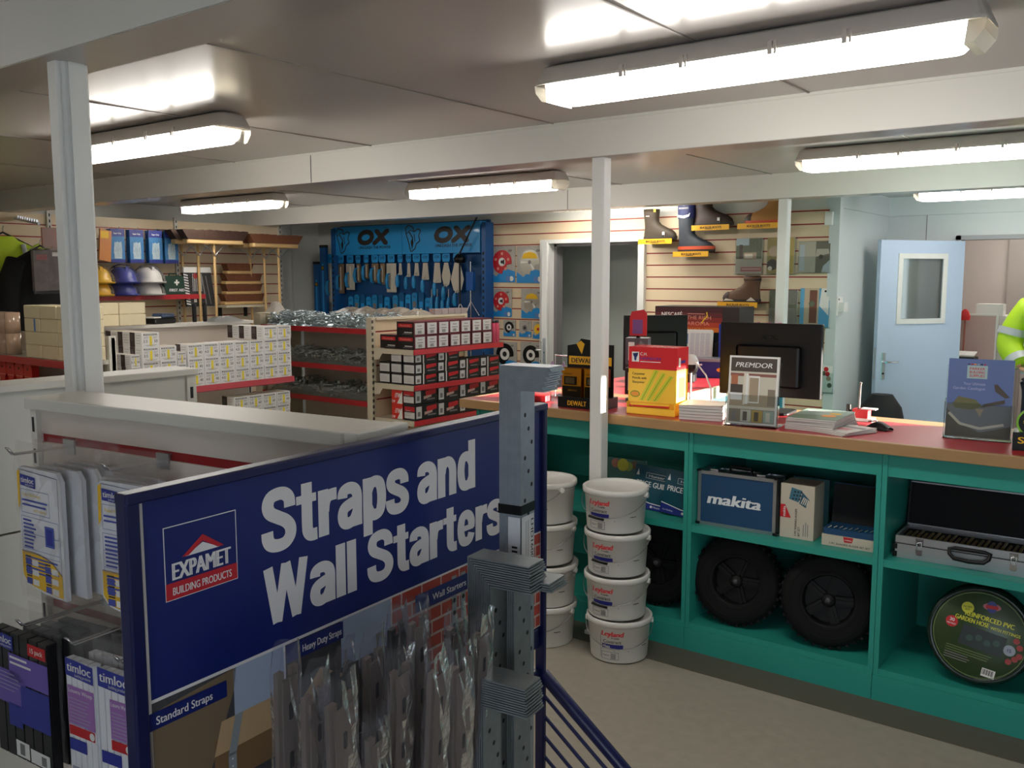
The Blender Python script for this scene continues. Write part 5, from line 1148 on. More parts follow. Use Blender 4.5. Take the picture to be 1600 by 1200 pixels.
# odds and ends on the screw-box gondola top
m = MB(); m.rbox(-.05, -.1, 0, .05, .1, .035, .02, black); m.rbox(-.045, -.02, .035, .045, .09, .06, .015, mat('pad_blue', (70, 84, 110), .3)); m.box(-.04, -.09, .035, .04, -.03, .042, paper)
tag(m.build('goggles_case', None, (-5.03, 3.13, 1.373), .3), 'dark case with pale insert lying on the screw-box gondola top', 'case')
for k in range(2):
    m = MB(); m.lathe([(0, 0), (.012, 0), (.013, .01), (.013, .1), (.01, .112), (0, .114)], black, 14); tag(m.build('tool_grip', None, (-5.03, 3.37 + k * .075, 1.373)), 'upright black tool grip on the gondola top, %s of two' % ('left', 'right')[k], 'grip', 'black tool grips on the gondola top')
m = MB(); random.seed(13); crumple(m, -.05, -.12, 0, .05, .12, .035, film('clear_pack', (240, 240, 240), .35, .1, .35), 9); tag(m.build('clear_pack', None, (-5.0, 3.56, 1.373)), 'flat clear plastic pack on the gondola top by the black grips', 'pack')
# ------------------------------------------------------------------ blue tool stand on the back wall
ob = mat('stand_blue', (40, 156, 224), .35, coat=.2, var=.02); obd = mat('stand_blue_dark', (20, 74, 128), .5); oxink = mat('logo_brown', (52, 44, 40), .4); hb = mat('handle_blue', (34, 140, 200), .4); blade = mat('trowel_steel', (214, 208, 194), .35, .25, var=.05); blade2 = mat('trowel_warm', (160, 134, 104), .4, .5)
t = thing('tool_stand', 'blue tool stand with a two-panel header on the back wall', 'display stand', (-6.65, 7.03, 0))
m = MB(); m.box(-1.06, -.005, .3, 1.04, .025, 2.2, obd); m.build('back_panel', t)
for k in (0, 1):
    m = MB(); x0 = -1.06 + k * 1.035; m.box(x0, -.1, 1.885, x0 + 1.03, -.005, 2.185, ob); m.at((x0, -.1005, 1.885), X, Z)
    dx = .06 if k else .0
    m.text('OX', .38 + dx, .115, .14, oxink, .11, .44, slant=.25); m.text('UNLEASH THE POWER', .4 + dx, .06, .032, mat('logo_navy', (24, 40, 70), .4), .04, .47)
    B = [(.12, .02), (.1, .1), (.06, .2), (.05, .26), (.09, .29), (.15, .27), (.17, .22), (.22, .25), (.26, .23), (.23, .18), (.25, .13), (.2, .1), (.18, .05), (.13, .02)]
    m.line(B, .012, oxink, .001); m.line([(.1, .22), (.15, .16), (.14, .08)], .014, oxink, .001); m.line([(.17, .2), (.18, .12)], .01, oxink, .001); m.poly([(.14, .04), (.16, .11), (.15, .16), (.12, .12)], oxink, .001); m.line([(.06, .2), (.12, .24), (.17, .22)], .008, oxink, .001)
    m.build('header_panel', t)
for x in (-1.075, 1.04):
    m = MB(); m.box(x, -.12, .05, x + .05, .0, 2.17, mat('upright_blue', (22, 88, 152), .4))
    for k in range(22): m.box(x + .012, -.1206, .6 + k * .06, x + .03, -.1195, .63 + k * .06, dark)
    m.build('upright', t)
m = MB(); m.box(-1.06, -.4, .3, 1.04, -.01, .34, obd); m.build('base_shelf', t)
def card(m, w=.1, z=0): m.at((-w / 2, -.012, z), X, Z); m.prism([(.01, 0), (w - .01, 0), (w, .02), (w, .07), (w - .015, .1), (.015, .1), (0, .07), (0, .02)], -.003, 0, ob); m.text('OX', w / 2, .035, .03, obd, .05, al='c', z=.001, slant=.2); m.world()
def trowel(kind, w, h):
    """origin at the hang hole; hangs down from there"""
    c = MB(); card(c, .1 if w > .06 else .07, -.06)
    b = MB(); b.at((0, -.01, -.07), X, Z)
    if kind == 'float': b.prism([(-w / 2, -h), (w / 2, -h), (w / 2, 0), (-w / 2, 0)], -.003, 0, blade); b.box(-.006, -h * .9, 0, .006, -h * .1, .012, blade)
    elif kind == 'wood': b.prism([(-w / 2, -h), (w / 2, -h), (w / 2, 0), (-w / 2, 0)], -.012, 0, blade2); b.box(-.006, -h * .9, 0, .006, -h * .1, .01, blade)
    elif kind == 'point': b.prism([(-w * .2, 0), (w * .2, 0), (w * .5, -h * .55), (w * .3, -h * .9), (0, -h), (-w * .3, -h * .9), (-w * .5, -h * .55)], -.003, 0, blade)
    else: b.prism([(-w * .3, 0), (w * .3, 0), (w * .5, -h * .95), (w * .4, -h), (-w * .4, -h), (-w * .5, -h * .95)], -.003, 0, blade)
    b.world()
    hd = MB()
    if kind in ('float', 'wood'):
        zc = -.07 - h * .62; x = -w * .15
        hd.tube([(x, -.02, zc + .075), (x, -.05, zc + .065), (x, -.06, zc), (x, -.05, zc - .065), (x, -.02, zc - .075)], [.01, .014, .02, .016, .01], hb, 8)
    else:
        zc = -.07 - h; hd.tube([(0, -.012, zc + .03), (0, -.04, zc + .01), (0, -.05, zc - .01)], .005, blade); hd.tube([(0, -.05, zc + .0), (0, -.055, zc - .03), (0, -.055, zc - .09), (0, -.05, zc - .125)], [.014, .021, .024, .015], hb, 10)
    return c, b, hd
def put(x, z, kind, w, h, label, off=0.):
    t = thing('hand_trowel' if kind in ('point', 'bucket') else 'plastering_float', label, 'trowel', (x, 7.005 - off, z), 0, 'trowels and floats on the blue stand')
    c, b, hd = trowel(kind, w, h); c.build('hang_card', t); b.build('blade', t); hd.build('handle', t)
L = [(-7.80, 'float', .14, .42, 'wide steel float at the left end of the blue stand'), (-7.64, 'wood', .09, .32, 'narrow brown float, second from the left on the blue stand'), (-7.49, 'float', .13, .28, 'steel float, third from the left on the blue stand'), (-7.365, 'wood', .055, .2, 'small brown float, fourth from the left on the blue stand'),
     (-7.24, 'wood', .05, .16, 'small float, fifth from the left on the blue stand'), (-7.11, 'wood', .1, .2, 'brown float, sixth from the left on the blue stand'), (-7.0, 'wood', .07, .22, 'brown float just left of the big bright float'), (-6.87, 'float', .14, .3, 'big bright float at the middle of the blue stand'), (-6.74, 'bucket', .05, .12, 'small trowel just right of the big bright float'),
     (-6.62, 'bucket', .05, .14, 'narrow trowel, second right of the big bright float'), (-6.51, 'bucket', .07, .13, 'narrow trowel, third right of the big bright float'), (-6.39, 'bucket', .1, .17, 'square-ended trowel, fourth from the right of the trowels'), (-6.23, 'bucket', .11, .2, 'square-ended trowel, third from the right of the trowels'), (-6.11, 'point', .12, .24, 'pointed trowel, second from the right of the trowels'), (-5.965, 'point', .17, .3, 'largest bright pointed trowel at the right end of the trowels')]
for x, k, w, h, l in L: put(x, 1.862, k, w, h, l, .03)
random.seed(17)
for k in range(15):        # lower row of carded packs
    x = -7.55 + k * .092 + .03 * (k > 6); z = 1.42 + (.02 if k % 3 else .0) + (.03 if 7 < k < 12 else 0)
    m = MB(); m.at((0, 0, 0), X, Z); w = .072; m.prism([(0, -.16), (w, -.16), (w, 0), (w * .8, .02), (w * .2, .02), (0, 0)], -.02, 0, [ob, hb, mat('pack_blue2', (20, 96, 150), .4)][k % 3]); m.text('OX', w / 2, -.03, .02, obd, .05, al='c', z=.001); m.rect(.012, -.13, w - .024, .06, [obd, greyink, ob][k % 3], .001); m.rect(.02, -.15, .03, .012, paper, .001)
    tag(m.build('carded_tool', None, (x, 6.985, z)), 'blue carded pack in the lower row of the blue stand, %s from the left' % ORD[k], 'tool pack', 'carded packs on the lower row')
for k in range(4):         # long blue-handled tools hanging below the trowels on the right
    x = -6.3 + k * .075
    m = MB(); m.tube([(0, 0, 0), (0, -.01, -.06), (0, -.01, -.16), (0, 0, -.2)], [.014, .02, .021, .014], hb, 10); m.tube([(0, .0, .08), (0, 0, 0)], .005, blade); m.box(-.03, .01, -.18, .03, .014, .03, obd)
    tag(m.build('jointing_tool', None, (x, 6.96, 1.45)), 'blue-handled tool below the pointed trowels, %s from the left' % ORD[k], 'tool', 'blue-handled tools under the pointed trowels')
for k, (x, h, z0) in enumerate(((-7.87, .95, 1.05), (-7.98, .62, 1.2))):
    t2 = thing('spirit_level', ('taller blue spirit level standing at the left of the blue stand', 'shorter blue spirit level leaning in the corner left of the stand')[k], 'spirit level', (x, 6.93, 0))
    m = MB(); m.box(-.045, -.02, .0, .045, .02, z0 + h - .03, mat('upright_blue')); m.box(-.012, -.0215, .5, .012, -.02, z0 + h - .2, ob); m.build('body', t2)
    m = MB(); m.box(-.047, -.022, z0 + h - .03, .047, .022, z0 + h, dark); m.build('end_cap', t2)
    m = MB(); m.at((0, -.0212, z0 + h - .25), X, Z); m.disc(0, 0, .026, dark); m.disc(0, 0, .018, mat('vial', (190, 150, 60), .2), .001); m.build('vial', t2)
t2 = thing('line_reel', 'blue measuring staff with a bright rod at the right of the stand', 'measuring staff', (-5.74, 6.9, 0))
m = MB(); m.tube([(0, 0, .36), (0, 0, 1.8)], .007, chrome); m.build('rod', t2)
m = MB(); m.rbox(-.045, -.025, 1.52, .045, .025, 1.7, .01, mat('body_blue', (20, 84, 160), .4)); m.build('body', t2)
for s in (-1, 0, 1):
    m = MB(); m.tube([(0, 0, 1.42), (s * .09, -.08 + .1 * abs(s), 1.28)], .004, chrome); m.build('leg', t2)
t2 = thing('tripod', 'thin dark tripod left of the bright measuring staff', 'tripod', (-5.86, 6.88, 0))
m = MB(); m.tube([(0, 0, 1.35), (0, 0, 1.82)], .009, dark); m.build('pole', t2)
for s in (-1, 0, 1):
    m = MB(); m.tube([(0, 0, 1.4), (s * .07, -.06 + .08 * abs(s), 1.27)], .004, steel); m.build('leg', t2)
m = MB(); m.lathe([(0, 0), (.05, .01), (.06, .05), (.03, .09), (0, .1)], black, 14, (0, 0, 1.78)); m.build('head', t2)
t2 = thing('long_handle', 'thin dark pole slanting across the right header panel', 'pole', (-5.72, 6.86, 0))
m = MB(); m.tube([(-.16, 0, 1.82), (.11, -.02, 2.21)], .008, dark); m.build('shaft', t2)
# ------------------------------------------------------------------ carded saw blades right of the blue stand
cardm = mat('card_grey', (176, 172, 164), .5, var=.25, scale=60); cblue = mat('card_blue', (30, 140, 210), .4); sawred = mat('saw_red', (196, 26, 34), .4); sawsteel = mat('saw_steel', (188, 184, 170), .3, .6)
def saw(x0, z0, w, h, kind, label):
    t = thing('saw_blade_pack', label, 'saw blade', (x0, 7.03, z0), 0, 'carded saw blades on the slat wall')
    m = MB(); m.at((0, 0, 0), X, Z); m.prism([(0, 0), (w, 0), (w, h), (0, h)], -.006, 0, cardm)
    m.poly([(0, 0), (w, 0), (w, h * .3), (w * .72, h * .36), (w * .45, h * .3), (w * .25, h * .16), (0, h * .3)], cblue); m.rect(0, 0, w, h * .12, cblue, .0008)
    m.disc(w * .72, h * .1, w * .09, mat('print_sky'), .0012); m.disc(w * .86, h * .1, w * .08, paper, .0012); m.text('OX', w * .8, h * .84, h * .06, ink, .04, al='c', slant=.2); m.build('card', t)
    m = MB(); m.at((w * .5, 0, h * .56), X, Z); r = w * .37; c = {'red': sawred, 'steel': sawsteel, 'black': black, 'yellow': yellow, 'plain': cardm}[kind]
    pts = [(r * cos(a), r * sin(a)) for a in [2 * pi * k / 36 for k in range(36)]]
    cut = [(px if not (px > 0 and py < -r * .3) else px * .55, py if not (px > 0 and py < -r * .3) else py * .7) for px, py in pts]
    m.prism(cut, .001, .006, c)
    if kind == 'red':
        for k in range(5): m.disc(r * .7 * cos(2 * pi * k / 5 + .3), r * .7 * sin(2 * pi * k / 5 + .3), r * .13, mat('print_rose'), .0065, 16)
        m.disc(0, 0, r * .36, paper, .0066); m.disc(0, 0, r * .14, ink, .007, 16); m.rect(r * .12, -r * .2, r * .14, r * .4, ink, .007)
    elif kind == 'steel':
        m.poly([(-r * .8, r * .3), (r * .8, r * .3), (r * .6, r * .7), (0, r * .85), (-r * .6, r * .7)], yellow, .0066); m.disc(0, 0, r * .16, greyink, .007, 16); m.poly([(0, 0), (-r * .9, -.1 * r), (-r * .9, .1 * r)], paper, .0068); m.poly([(0, 0), (r * .5, -r * .5), (r * .3, -r * .7)], paper, .0068)
    elif kind in ('black', 'plain'): m.disc(0, 0, r * .55, paper if kind == 'black' else greyink, .0066); m.disc(0, 0, r * .25, ink, .007, 16)
    else: m.disc(0, 0, r * .3, redink, .0066)
    m.build('disc', t)
    m = MB(); m.tube([(w / 2, .01, h - .01), (w / 2, -.03, h - .008), (w / 2, -.034, h)], .003, chrome, 6); m.build('hook', t)
saw(-5.605, 1.6, .305, .345, 'red', 'large carded red saw blade, top left beside the blue stand'); saw(-5.28, 1.595, .31, .345, 'steel', 'large carded silver and yellow saw blade, top right')
saw(-5.59, 1.27, .25, .27, 'red', 'smaller carded red saw blade, second row left'); saw(-5.225, 1.265, .25, .275, 'steel', 'smaller carded silver and yellow saw blade, second row right')
saw(-5.44, 1.085, .145, .155, 'black', 'small carded disc, third row left'); saw(-5.25, 1.085, .14, .155, 'plain', 'small grey carded disc, third row middle'); saw(-5.09, 1.075, .13, .16, 'yellow', 'small carded yellow disc, third row right')
saw(-5.56, .76, .28, .27, 'black', 'large carded dark disc, fourth row left'); saw(-5.235, .76, .25, .28, 'black', 'large carded dark disc, fourth row right')
# ------------------------------------------------------------------ boots on small shelves
def loft(mb, secs, mm, n=20, cap=True):
    vs = [(cx + a * math.copysign(abs(cos(2 * pi * k / n)) ** .85, cos(2 * pi * k / n)), cy + b * math.copysign(abs(sin(2 * pi * k / n)) ** .85, sin(2 * pi * k / n)), z) for cx, cy, z, a, b in secs for k in range(n)]
    S = len(secs); mb.add(vs, [(i * n + k, i * n + (k + 1) % n, (i + 1) * n + (k + 1) % n, (i + 1) * n + k) for i in range(S - 1) for k in range(n)], mm, True)
    if cap: mb.add(vs, [tuple(range(n))[::-1], tuple(range((S - 1) * n, S * n))], mm)
def boot(label, x, z, d, H, leather, sole, extra=None, L=.3, toe=None):
    """d = +1 toe to the right; x = heel"""
    t = thing('work_boot', label, 'boot', (x, 6.93, z), 0, 'boots on the slat wall'); h = L / 2
    m = MB(); loft(m, [(d * h, 0, .0, h * .97, .048), (d * h, 0, .008, h, .052), (d * h, 0, .026, h, .05)], sole)
    if d: 
        for k in range(7): m.box(d * (.02 + k * L / 7.5), -.05, -.0005, d * (.035 + k * L / 7.5), .05, .004, dark)
    m.build('sole', t)
    m = MB(); s = .06
    loft(m, [(d * h, 0, .026, h * .97, .046), (d * h * .98, 0, .05, h * .94, .048), (d * (h * .9), 0, .075, h * .84, .046), (d * (h * .72), 0, .1, h * .64, .045), (d * (h * .56), 0, .125, h * .48, .045), (d * (h * .48), 0, .15, h * .41, .046)] + [(d * h * .46, 0, .15 + (H - .15) * f, h * (.40 + .05 * f), .047 + .006 * f) for f in (.3, .6, 1.)] + [(d * h * .46, 0, H - .004, h * .39, .045), (d * h * .46, 0, H - .03, h * .36, .042)], leather)
    m.build('upper', t)
    if toe:
        m = MB(); loft(m, [(d * (L - .045), 0, .026, .046, .042), (d * (L - .047), 0, .05, .044, .041), (d * (L - .055), 0, .07, .034, .036), (d * (L - .06), 0, .082, .018, .02)], toe); m.build('toe_cap', t)
    if extra: extra(t, h, d)
    return t
def bshelf(x, z, w, label):
    t = thing('boot_shelf', label, 'shelf', (x, 7.04, z), 0, 'yellow-fronted boot shelves')
    m = MB(); m.box(0, -.2, -.005, w, 0, 0, clear); m.box(.01, -.004, -.06, w - .01, 0, 0, clear); m.build('shelf', t)
    m = MB(); m.box(-.012, -.204, -.036, w + .0, -.2, .006, mat('sign_yellow', (240, 178, 30), .45)); m.at((0, -.2045, -.036), X, Z); m.text('BUCKLER BOOTS', w / 2, .013, .018, ink, .04, w * .58, al='c'); m.lines(w * .35, .008, w * .3, 1, .01, .003, ink); m.build('front_sign', t)
brn = mat('boot_olive_brown', (58, 47, 31), .6, var=.15); dkbrn = mat('boot_dark_brown', (56, 38, 30), .5, var=.15); tanb = mat('boot_tan', (172, 120, 60), .6, var=.1); hik = mat('boot_hiker', (96, 66, 44), .6, var=.15); well = mat('boot_wellington', (52, 58, 66), .45); bnavy = mat('boot_navy', (36, 46, 96), .5); osole = mat('sole_orange', (206, 82, 44), .5); dsole = mat('sole_dark', (52, 44, 38), .6)
def tab(t, h, d):
    m = MB(); m.box(d * h * 1.3, -.056, .02, d * (h * 1.3 + .02), -.048, .06, paper); m.box(d * h * 1.3, -.057, .02, d * (h * 1.3 + .02), -.0555, .035, ink); m.build('tag', t)
def tab1(t, h, d):
    tab(t, h, d); m = MB(); m.box(d * h * .75, -.054, .225, d * (h * .75 + .02), -.05, .25, yellow); m.build('yellow_tab', t); m = MB(); m.box(d * h * .3, -.056, .19, d * h * .5, -.052, .196, pale); m.build('logo_patch', t)
boot('olive-brown pull-on boot on the leftmost yellow boot shelf', -3.865, 1.96, 1, .25, brn, dsole, tab1, .31)
def wx(t, h, d):
    m = MB(); loft(m, [(d * h * .46, 0, .27, h * .45, .0535), (d * h * .46, 0, .385, h * .465, .0555)], bnavy, cap=False); m.at((d * h * .1, -.0568, .3), X, Z); m.text('BUCKBOOTZ', h * .35, .045, .014, paper, .03, .085, al='c'); m.text('B', h * .35, .07, .012, paper, .03, al='c'); m.poly([(0, .0), (.05, -.008), (.1, .0), (.115, .015), (.105, -.015), (.06, -.03), (.0, -.018)], paper); m.build('shaft_band', t)
    m = MB(); loft(m, [(d * h, 0, .02, h * 1.0, .0525), (d * h, 0, .046, h * .99, .0515)], osole, cap=False); m.build('sole_band', t)
boot('dark wellington with navy top and orange-red sole band', -3.545, 1.852, 1, .39, well, dsole, wx, .33)
boot('dark brown dealer boot on the shelf under the beam', -3.40, 2.058, 1, .27, dkbrn, dsole, tab, .34)
boot('tan lace-up boot beside the far column, toe to the left', -2.64, 2.058, -1, .22, tanb, osole, None, .33, dkb)
def laces(t, h, d):
    for k in range(5):
        m = MB(); x = d * (h * 1.05 - k * .022); z = .098 + k * .014; m.tube([(x, -.04, z), (x + d * .006, 0, z + .012), (x, .04, z)], .003, yellow, 6); m.build('lace', t)
    m = MB(); loft(m, [(d * h * .46, 0, .17, h * .44, .05), (d * h * .46, 0, .2, h * .43, .05), (d * h * .46, 0, .208, h * .38, .044)], black); m.build('collar', t)
    m = MB(); m.at((0, -.0535, .0), X, Z); m.poly([(d * .02, .012), (d * .1, .012), (d * .06, .042)], pale); m.poly([(d * .2, .012), (d * .29, .012), (d * .27, .03), (d * .22, .022)], pale); m.build('sole_flash', t)
boot('dark brown hiking boot on the lowest yellow boot shelf', -2.82, 1.452, -1, .2, hik, dsole, laces, .315, dkbrn)
for x, z, w, l in ((-3.855, 1.957, .3, 'yellow-fronted shelf under the olive-brown boot'), (-3.53, 1.849, .3, 'yellow-fronted shelf under the wellington'), (-3.37, 2.055, .31, 'yellow-fronted shelf under the dark dealer boot'), (-2.98, 2.055, .32, 'yellow-fronted shelf under the tan boot'), (-3.13, 1.449, .32, 'yellow-fronted shelf under the hiking boot')): bshelf(x, z, w, l)
# ------------------------------------------------------------------ leaflets in clear wall holders
def wallholder(x, z, w, h, draw, label):
    t = thing('leaflet_holder', label, 'leaflet holder', (x, 7.035, z), 0, 'clear leaflet holders on the slat wall')
    m = MB(); m.box(-.012, -.004, -.02, w + .012, 0, h * .95, clear); m.box(-.012, -.034, -.02, w + .012, -.031, h * .45, clear); m.box(-.012, -.034, -.02, w + .012, 0, -.017, clear); m.build('holder', t)
    m = MB(); m.at((0, -.012, -.015), X, Vector((0, .03, 1))); m.prism([(0, 0), (w, 0), (w, h), (0, h)], -.004, .008, paper); m.M = m.M @ Matrix.Translation((0, 0, .0085)); draw(m, w, h); m.build('leaflet', t)
gr1 = mat('print_leaf', (96, 104, 84), .5, var=.4, scale=60); gr2 = mat('print_olive', (150, 136, 84), .5, var=.3, scale=40); st = mat('print_stone', (176, 172, 156), .5, var=.1)
def lf1(m, w, h): m.rect(0, 0, w, h, st); m.rect(0, h * .42, w, h * .58, gr1, .0009); m.rect(0, h * .8, w * .5, h * .2, mat('print_pale_sky', (170, 190, 196), .5), .0012); m.rect(w * .12, h * .42, w * .14, h * .4, dkb, .0014); m.rect(w * .3, h * .4, w * .5, h * .2, tan, .0014); m.rect(w * .35, h * .44, w * .3, h * .12, pale, .0016); m.rect(w * .2, .018, w * .8, h * .13, mat('print_red_grey', (170, 96, 96), .5), .0014); m.rect(w * .25, .035, w * .7, .006, pale, .0018)
def lf2(m, w, h): m.rect(0, 0, w, h, gr2); m.disc(w * .25, h * .62, w * .2, tan, .001); m.disc(w * .2, h * .25, w * .2, dkb, .001); m.rect(w * .6, 0, w * .4, h, mat('print_straw', (186, 166, 96), .5), .0009); m.disc(w * .12, h * .15, w * .08, pale, .0014)
def lf3(m, w, h): m.rect(0, 0, w, h, st); m.rect(w * .04, h * .05, w * .16, h * .85, mat('print_ice', (176, 186, 192), .5), .001); m.rect(w * .55, 0, w * .45, h, mat('print_bath', (110, 106, 92), .5), .001); m.poly([(w * .55, h * .5), (w * .98, h * .6), (w * .95, h * .75), (w * .58, h * .75)], st, .0014); m.disc(w * .72, h * .5, w * .07, dkb, .0016); m.poly([(w * .75, 0), (w, 0), (w, h * .4), (w * .8, h * .2)], mat('print_ice'), .0015)
def lf4(m, w, h): m.rect(0, 0, w, h, gr1); m.rect(w * .45, h * .6, w * .55, h * .4, mat('print_grey_leaf', (120, 120, 112), .5, var=.4, scale=70), .001); m.rect(0, 0, w, h * .5, mat('print_path', (136, 132, 122), .5, var=.2, scale=30), .001)
def lf5(m, w, h): m.rect(0, 0, w, h, mat('print_cyan', (90, 166, 206), .5)); m.rect(w * .14, 0, w * .5, h, mat('print_sand', (196, 176, 150), .5), .001); m.rect(w * .32, h * .1, w * .26, h * .85, mat('print_wood', (116, 70, 52), .5), .0014); m.disc(w * .4, h * .6, w * .1, mat('print_leaf'), .0017); m.poly([(w * .66, h * .55), (w * .98, h * .3), (w * .98, h), (w * .72, h)], paper, .0015); m.rect(w * .82, h * .9, w * .07, h * .05, ink, .0018)
def lf6(m, w, h): m.rect(0, 0, w, h, paper); m.rect(0, h * .72, w, h * .28, mat('print_mint'), .001); [m.disc(random.uniform(.1, .9) * w, random.uniform(.15, .65) * h, w * .09, [gr1, tan, mat('print_leaf'), redink][k % 4], .001 + k * .0001) for k in range(12)]
for a in ((-3.075, 1.69, .215, .28, lf1, 'leaflet holder with a house picture and red band, below the tan boot'), (-2.815, 1.69, .215, .28, lf2, 'leaflet holder with an olive leaflet half behind the far column'), (-2.565, 1.7, .24, .235, lf3, 'leaflet holder with a bathroom picture, top right'), (-2.785, 1.285, .22, .28, lf4, 'leaflet holder with a green garden leaflet behind the far column'), (-2.54, 1.285, .225, .295, lf5, 'leaflet holder with a blue-edged leaflet, middle right'), (-2.47, .79, .2, .3, lf6, 'leaflet holder with a white flowery leaflet, low behind the monitor')): wallholder(*a)
m = MB(); m.rbox(-.03, -.04, 0, .03, .0, .1, .008, white); m.rect(0, 0, 0, 0, white) if False else None; m.box(-.02, -.041, .03, .02, -.04, .06, paper)
tag(m.build('alarm_sensor', None, (-2.335, 7.02, 2.035)), 'small white sensor box high at the right end of the slat wall', 'sensor')
m = MB(); m.box(0, -.06, 0, .012, .05, .14, paper); m.box(.012, -.035, .03, .05, .06, .1, white); m.box(.0121, -.045, .115, .014, -.03, .13, dark)
tag(m.build('thermostat', None, (-2.261, 7.07, 1.36)), 'white thermostat box on the corner post right of the leaflets', 'thermostat')
# ------------------------------------------------------------------ left slat wall: shelf, helmets, gloves, brooms, jackets
t = thing('wall_shelf', 'red-edged shelf of helmets on the left slat wall', 'shelf', (-7.78, 0, 0))
m = MB(); m.box(0, 3.9, 1.46, .33, 5.11, 1.49, shelfcream); m.build('shelf', t)
m = MB(); m.box(.33, 3.9, 1.452, .342, 5.11, 1.494, redshelf); m.build('front_edge', t)
for y in (3.9, 5.1):
    m = MB(); m.at((0, y + .006, 0), X, Z); m.prism([(0, 1.36), (.05, 1.37), (.3, 1.46), (0, 1.46)], 0, .004, shelfcream); m.build('bracket', t)
def helmet(y, c, label, z=1.4915, under=True):
    t = thing('hard_hat', label, 'hard hat', (-7.52, y, z), 0, 'bagged hard hats on the red-edged shelf')
    m = MB(); loft(m, [(.02, 0, .0, .15, .115), (.03, 0, .012, .16, .118), (.0, 0, .016, .13, .11), (0, 0, .05, .125, .106), (0, 0, .09, .108, .092), (0, 0, .12, .08, .068), (0, 0, .137, .04, .034), (0, 0, .141, .008, .008)], c, 28); m.box(-.1, -.012, .1, .09, .012, .14, c); m.build('shell', t)
    m = MB(); random.seed(int(y * 100)); secs = [(0.01, 0, .0, .17, .13), (.01, 0, .06, .15, .122), (0, 0, .11, .12, .1), (0, 0, .15, .07, .06), (0, 0, .165, .03, .02)]; loft(m, secs, bagfilm, 16); m.build('clear_bag', t)
hy = mat('hat_yellow', (226, 176, 24), .35); hbl = mat('hat_blue', (40, 52, 150), .35); hw = mat('hat_white', (214, 212, 208), .35)
for y, c, n in ((4.10, hy, 'yellow'), (4.33, hbl, 'blue'), (4.575, hw, 'white')):
    helmet(y, c, 'bagged %s hard hat lying directly on the red-edged shelf' % n); helmet(y + .01, c, 'bagged %s hard hat on top of another' % n, 1.4915 + .105)
fa = mat('firstaid_green', (24, 58, 44), .45)
t = thing('first_aid_box', 'dark green first aid box on the red-edged shelf', 'first aid box', (-7.52, 4.83, 1.491))
m = MB(); m.rbox(-.06, -.125, 0, .06, .125, .17, .012, fa); m.at((.0605, -.125, 0), Y, Z); m.text('FIRST AID', .125, .03, .026, paper, .04, .15, al='c'); m.rect(.117, .085, .016, .05, paper); m.rect(.1, .102, .05, .016, paper, .0009); m.build('box', t)
m = MB(); m.tube([(.0, -.04, .17), (.0, -.035, .19), (0, .035, .19), (0, .04, .17)], .006, fa); m.build('handle', t)
gl = mat('glove_card_blue', (28, 40, 130), .4); gl2 = mat('glove_blue', (50, 120, 176), .45, var=.2, scale=30); glw = mat('glove_pale', (176, 196, 204), .5, var=.3, scale=40)
for k, y in enumerate((4.295, 4.47, 4.65, 4.805)):
    for d in range(2):
        t = thing('glove_pack', 'blue glove pack above the helmets, %s from the left, %s' % (ORD[k], ('in front', 'behind')[d]), 'gloves', (-7.48 - .06 * d, y - .065 + .012 * d, 1.772), 0, 'blue glove packs above the helmets')
        m = MB(); m.at((0, 0, 0), Y, Z); w, h = .13, .285; m.prism([(0, .0), (w, 0), (w, h), (0, h)], -.02, 0, gl2); m.rect(0, h * .78, w, h * .22, gl); m.rect(0, 0, w, h * .1, gl, .001); m.text('Super Grip', .03, h * .85, .014, paper, .03, .07, z=.001)
        for q in range(4): m.poly([(.025 + q * .02, .08), (.042 + q * .02, .08), (.05 + q * .016, .17 + .01 * (q % 2)), (.035 + q * .016, .175)], glw, .0014 + q * .0002)
        m.rect(.03, .035, .07, .06, glw, .001); m.build('glove_card', t)
    t = thing('display_hook', 'hook carrying the blue glove pack, %s from the left' % ORD[k], 'hook', (-7.78, y, 2.06), 0, 'hooks above the helmets'); m = MB(); m.tube([(0, 0, 0), (.32, 0, 0), (.33, 0, .015)], .003, chrome, 6); m.build('prong', t)
m = MB(); m.at((0, 0, 0), Y, Z); m.prism([(0, .02), (.1, 0), (.12, .26), (.02, .28)], -.02, 0, mat('pack_orange', (206, 130, 60), .4)); m.rect(.02, .2, .07, .06, yellow); tag(m.build('glove_pack', None, (-7.47, 4.12, 1.775)), 'orange and yellow pack hanging just right of the left column', 'gloves')
m = MB(); m.at((0, 0, 0), Y, Z); m.prism([(0, 0), (.16, 0), (.16, .3), (0, .3)], -.02, 0, film('orange_film', (220, 150, 100), .2, .2, .3)); tag(m.build('glove_pack', None, (-7.4, 3.62, 1.74)), 'orange clear pack half hidden behind the left column', 'gloves')
t = thing('overall_pack', 'clear pack with black and white print hanging beside the first aid box', 'bagged pack', (-7.46, 4.93, 1.38))
m = MB(); m.at((0, 0, 0), Y, Z); m.prism([(.0, .0), (.3, 0), (.26, .31), (-.03, .31)], -.03, 0, black)
for k in range(12): m.poly([(-.03 + .002 * k, .3 - k * .024), (.015 + .002 * k, .29 - k * .024), (.015 + .002 * k, .278 - k * .024), (-.03 + .002 * k, .288 - k * .024)], paper, .001)
m.rect(.06, .14, .1, .16, mat('check_grey', (150, 150, 150), .5, var=.6, scale=90), .001); m.disc(.09, .28, .025, redink, .0014); 
for k in range(4): m.line([(.07 + .025 * k, .12), (.075 + .02 * k, .3)], .006, ink, .0016)
m.line([(.2, .02), (.16, .28)], .012, greyink, .0016); m.line([(.25, .02), (.2, .28)], .008, greyink, .0016); m.rect(.07, .04, .03, .03, paper, .0016); m.build('print', t)
